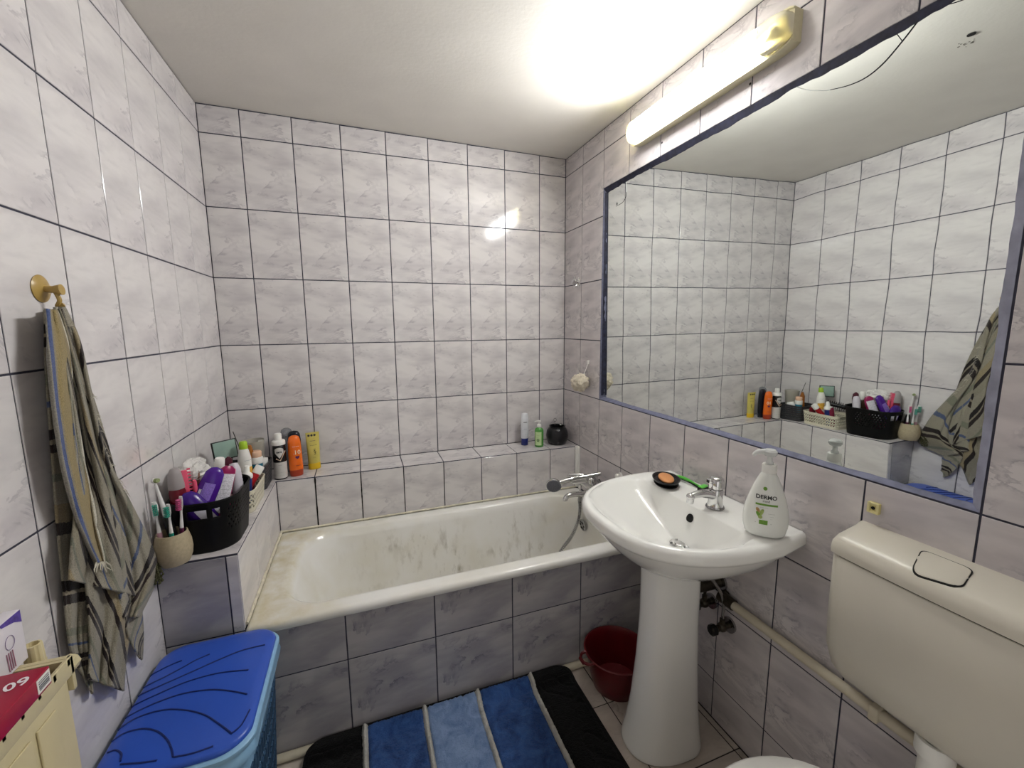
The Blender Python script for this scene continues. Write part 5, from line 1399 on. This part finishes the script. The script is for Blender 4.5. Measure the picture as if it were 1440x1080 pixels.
    # ---- cream basket
    GC = 'toiletries in the cream basket'
    t, b, L = bottle('lime_cap_bottle', 'white bottle with lime green cap and yellow fruit label in the cream basket', 'bottle', B(347, 680, -.40), B(341.5, 620.5, -.385),
        [(.019, 0), (.0225, .05), (.0225, .60), (.0165, .78), (.0135, .83)], mat('bottle_white2', '#e6e4df', .3), (('cap', [(.0142, .82), (.0148, .84), (.0135, .97), (.010, 1)], mat('cap_lime', '#a3c72c', .3)),), hint=(.8, -.8, 0), group=GC)
    band(b, 'label', .0226, L*.18, L*.40, -130, -40, mat('label_fruit', '#d6a53e', .4, var=.35, scale=90)); btext(b, '~~~~~', .0105, .0222, L*.56, mat('print_navy2', '#34456b', .5), a=-85)
    t, b, L = bottle('navy_bottle', 'navy bottle with white shoulder and cap in the cream basket', 'bottle', B(347, 700, -.455), B(347, 655, -.445),
        [(.015, -.2), (.0175, -.1), (.0175, .62), (.0172, .64)], mat('bottle_navy', '#1b2c70', .3), (('cap', [(.0195, .62), (.020, .66), (.019, .74), (.010, .80), (.009, .97), (.007, 1)], M_WPLAST),), hint=(.8, -.8, 0), group=GC)
    t, b, L = bottle('red_tube', 'red tube with white cap leaning over the edge of the cream basket', 'tube', (.130, -.44, T+.03), B(366.5, 655, -.385),
        [(.012, 0), (.0145, .05), (.0150, .72), (.0135, .76)], mat('tube_red', '#a8121c', .3), (('cap', [(.0158, .76), (.0165, .78), (.0160, .98), (.014, 1)], M_WPLAST),), hint=(.8, -.8, 0), group=GC)
    t, b, L = bottle('red_blue_tube', 'red and blue striped tube standing at the front of the cream basket', 'tube', (.150, -.475, T+.01), (.155, -.462, T+.125),
        [(.012, 0), (.015, .05), (.015, .90), (.012, 1)], mat('tube_wine', '#7d1838', .3), hint=(1, -.2, 0), group=GC)
    band(b, 'stripe', .015, L*.2, L*.85, -75, -45, mat('stripe_blue', '#2c4a9a', .35)); 
    t, b, L = bottle('wine_tube', 'dark wine-red tube at the far end of the cream basket', 'tube', (.14, -.345, T+.01), (.150, -.350, T+.110), [(.013, 0), (.017, .05), (.017, .85), (.012, 1)], mat('tube_wine2', '#6d1226', .3), group=GC)
    t, b, L = bottle('white_round_bottle', 'white bottle with round cap leaning in the cream basket', 'bottle', (.085, -.415, T+.04), (.160, -.372, T+.120), [(.015, 0), (.0185, .08), (.0185, .6), (.013, .75)], mat('bottle_white2', '#e6e4df', .3), (('cap', [(.013, .74), (.0145, .76), (.0145, .97), (.011, 1)], M_WPLAST),), group=GC)
    # ---- charcoal basket
    GG = 'toiletries in the charcoal basket'
    M_FR = mat('frosted_plastic', '#d5d1c6', .35, trans=.55, var=.03)
    t = thing('frosted_beaker', 'frosted clear plastic beaker standing in the charcoal basket', 'beaker', (.132, -.189, T+.006), None, GG)
    part(t, 'beaker', G().lathe([(.032, 0), (.034, .003), (.043, .186), (.044, .188), (.042, .188), (.033, .006), (.001, .005)], n=44), M_FR)
    s = thing('spatula', 'flat translucent spatula leaning inside the frosted beaker', 'spatula', (0, 0, 0), axis_matrix((.140, -.195, T+.03), (.160, -.190, T+.192), (.6, -1, 0)), GG)
    part(s, 'blade', G().box(-.008, .010, -.0008, .0008, 0, .165, c=.0005), mat('frosted_plastic2', '#dedbd2', .4, trans=.3))
    s = thing('metal_stick', 'thin grey stick poking out of the frosted beaker', 'stick', (0, 0, 0), axis_matrix((.115, -.19, T+.03), B(327.5, 607, -.235), (0, -1, 0)), GG)
    part(s, 'stick', G().lathe([(.0016, 0), (.0018, (B(327.5, 607, -.235)-Vector((.115, -.19, T+.03))).length)], n=8), mat('stick_grey', '#5a5856', .4, .6))
    t = thing('pocket_mirror', 'square pale green compact in a black frame leaning on the left wall', 'compact', (0, 0, 0), axis_matrix(on(319, 646, -.385), on(319, 646, -.385)+Vector((-.012, .012, .1)), (.75, -1, 0)), GG)
    part(t, 'frame', G().box(-.042, .042, -.003, .003, 0, .074, c=.002), M_BLACK)
    part(t, 'plate', G().box(-.038, .038, -.0042, -.002, .004, .070, c=.001), mat('pale_green_plate', '#8fa89e', .15, var=.05))
    t = thing('round_brush', 'round black hairbrush lying across the cream basket', 'brush', (0, 0, 0), axis_matrix((.035, -.480, T+.118), (.085, -.375, T+.135), (0, -.3, 1)), GC)
    g = G().lathe([(.010, 0), (.012, .01), (.012, .105), (.010, .115)], n=16); part(t, 'core', g, M_BLACK)
    g = G()
    for k in range(9):
        for j in range(11):
            a = 2*math.pi*j/11+.28*(k % 2); z = .012+.0113*k
            g.tube([(.011*math.cos(a), .011*math.sin(a), z), (.023*math.cos(a), .023*math.sin(a), z)], .0011, n=4)
    part(t, 'bristles', g, M_BLACK)['kind'] = 'stuff'
    t, b, L = bottle('blue_jar', 'teal blue jar with white and peach lid in the charcoal basket', 'jar', (.150, -.252, T+.055), B(360, 634, -.255), [(.020, 0), (.0225, .05), (.0225, .50), (.021, .53)], mat('jar_teal', '#1f7a92', .3),
        (('lid', [(.0235, .53), (.024, .56), (.0235, .74), (.021, .78)], M_WPLAST), ('top_lid', [(.020, .78), (.0205, .80), (.0195, .97), (.016, 1)], mat('lid_peach', '#e0b89c', .4))), hint=(.8, -.8, 0), group=GG)
    t, b, L = bottle('amber_vial', 'small amber bottle behind the lime-capped bottle', 'bottle', (.118, -.262, T+.02), B(351, 626, -.262), [(.012, 0), (.0145, .04), (.0145, .84), (.010, .93), (.006, 1)], mat('amber_vial', '#a8682a', .2, trans=.2), group=GG)
    t = thing('soap_packet', 'white crumpled packet in front of the blue jar in the charcoal basket', 'packet', (0, 0, 0), axis_matrix((.164, -.215, T+.075), (.172, -.205, T+.125), (.8, -.6, 0)), GG)
    rs = []
    for i in range(9):
        f = i/8; w = .024*(1+.1*math.sin(5*f)); d_ = .010*math.sin(math.pi*min(1, .12+.76*f)); rs.append([((w+.001*noise.noise(Vector((j, i, 0))))*math.cos(2*math.pi*j/18), d_*math.sin(2*math.pi*j/18), .045*f) for j in range(18)])
    part(t, 'wrapper', G().rings(rs), M_WPLAST)
toiletries()
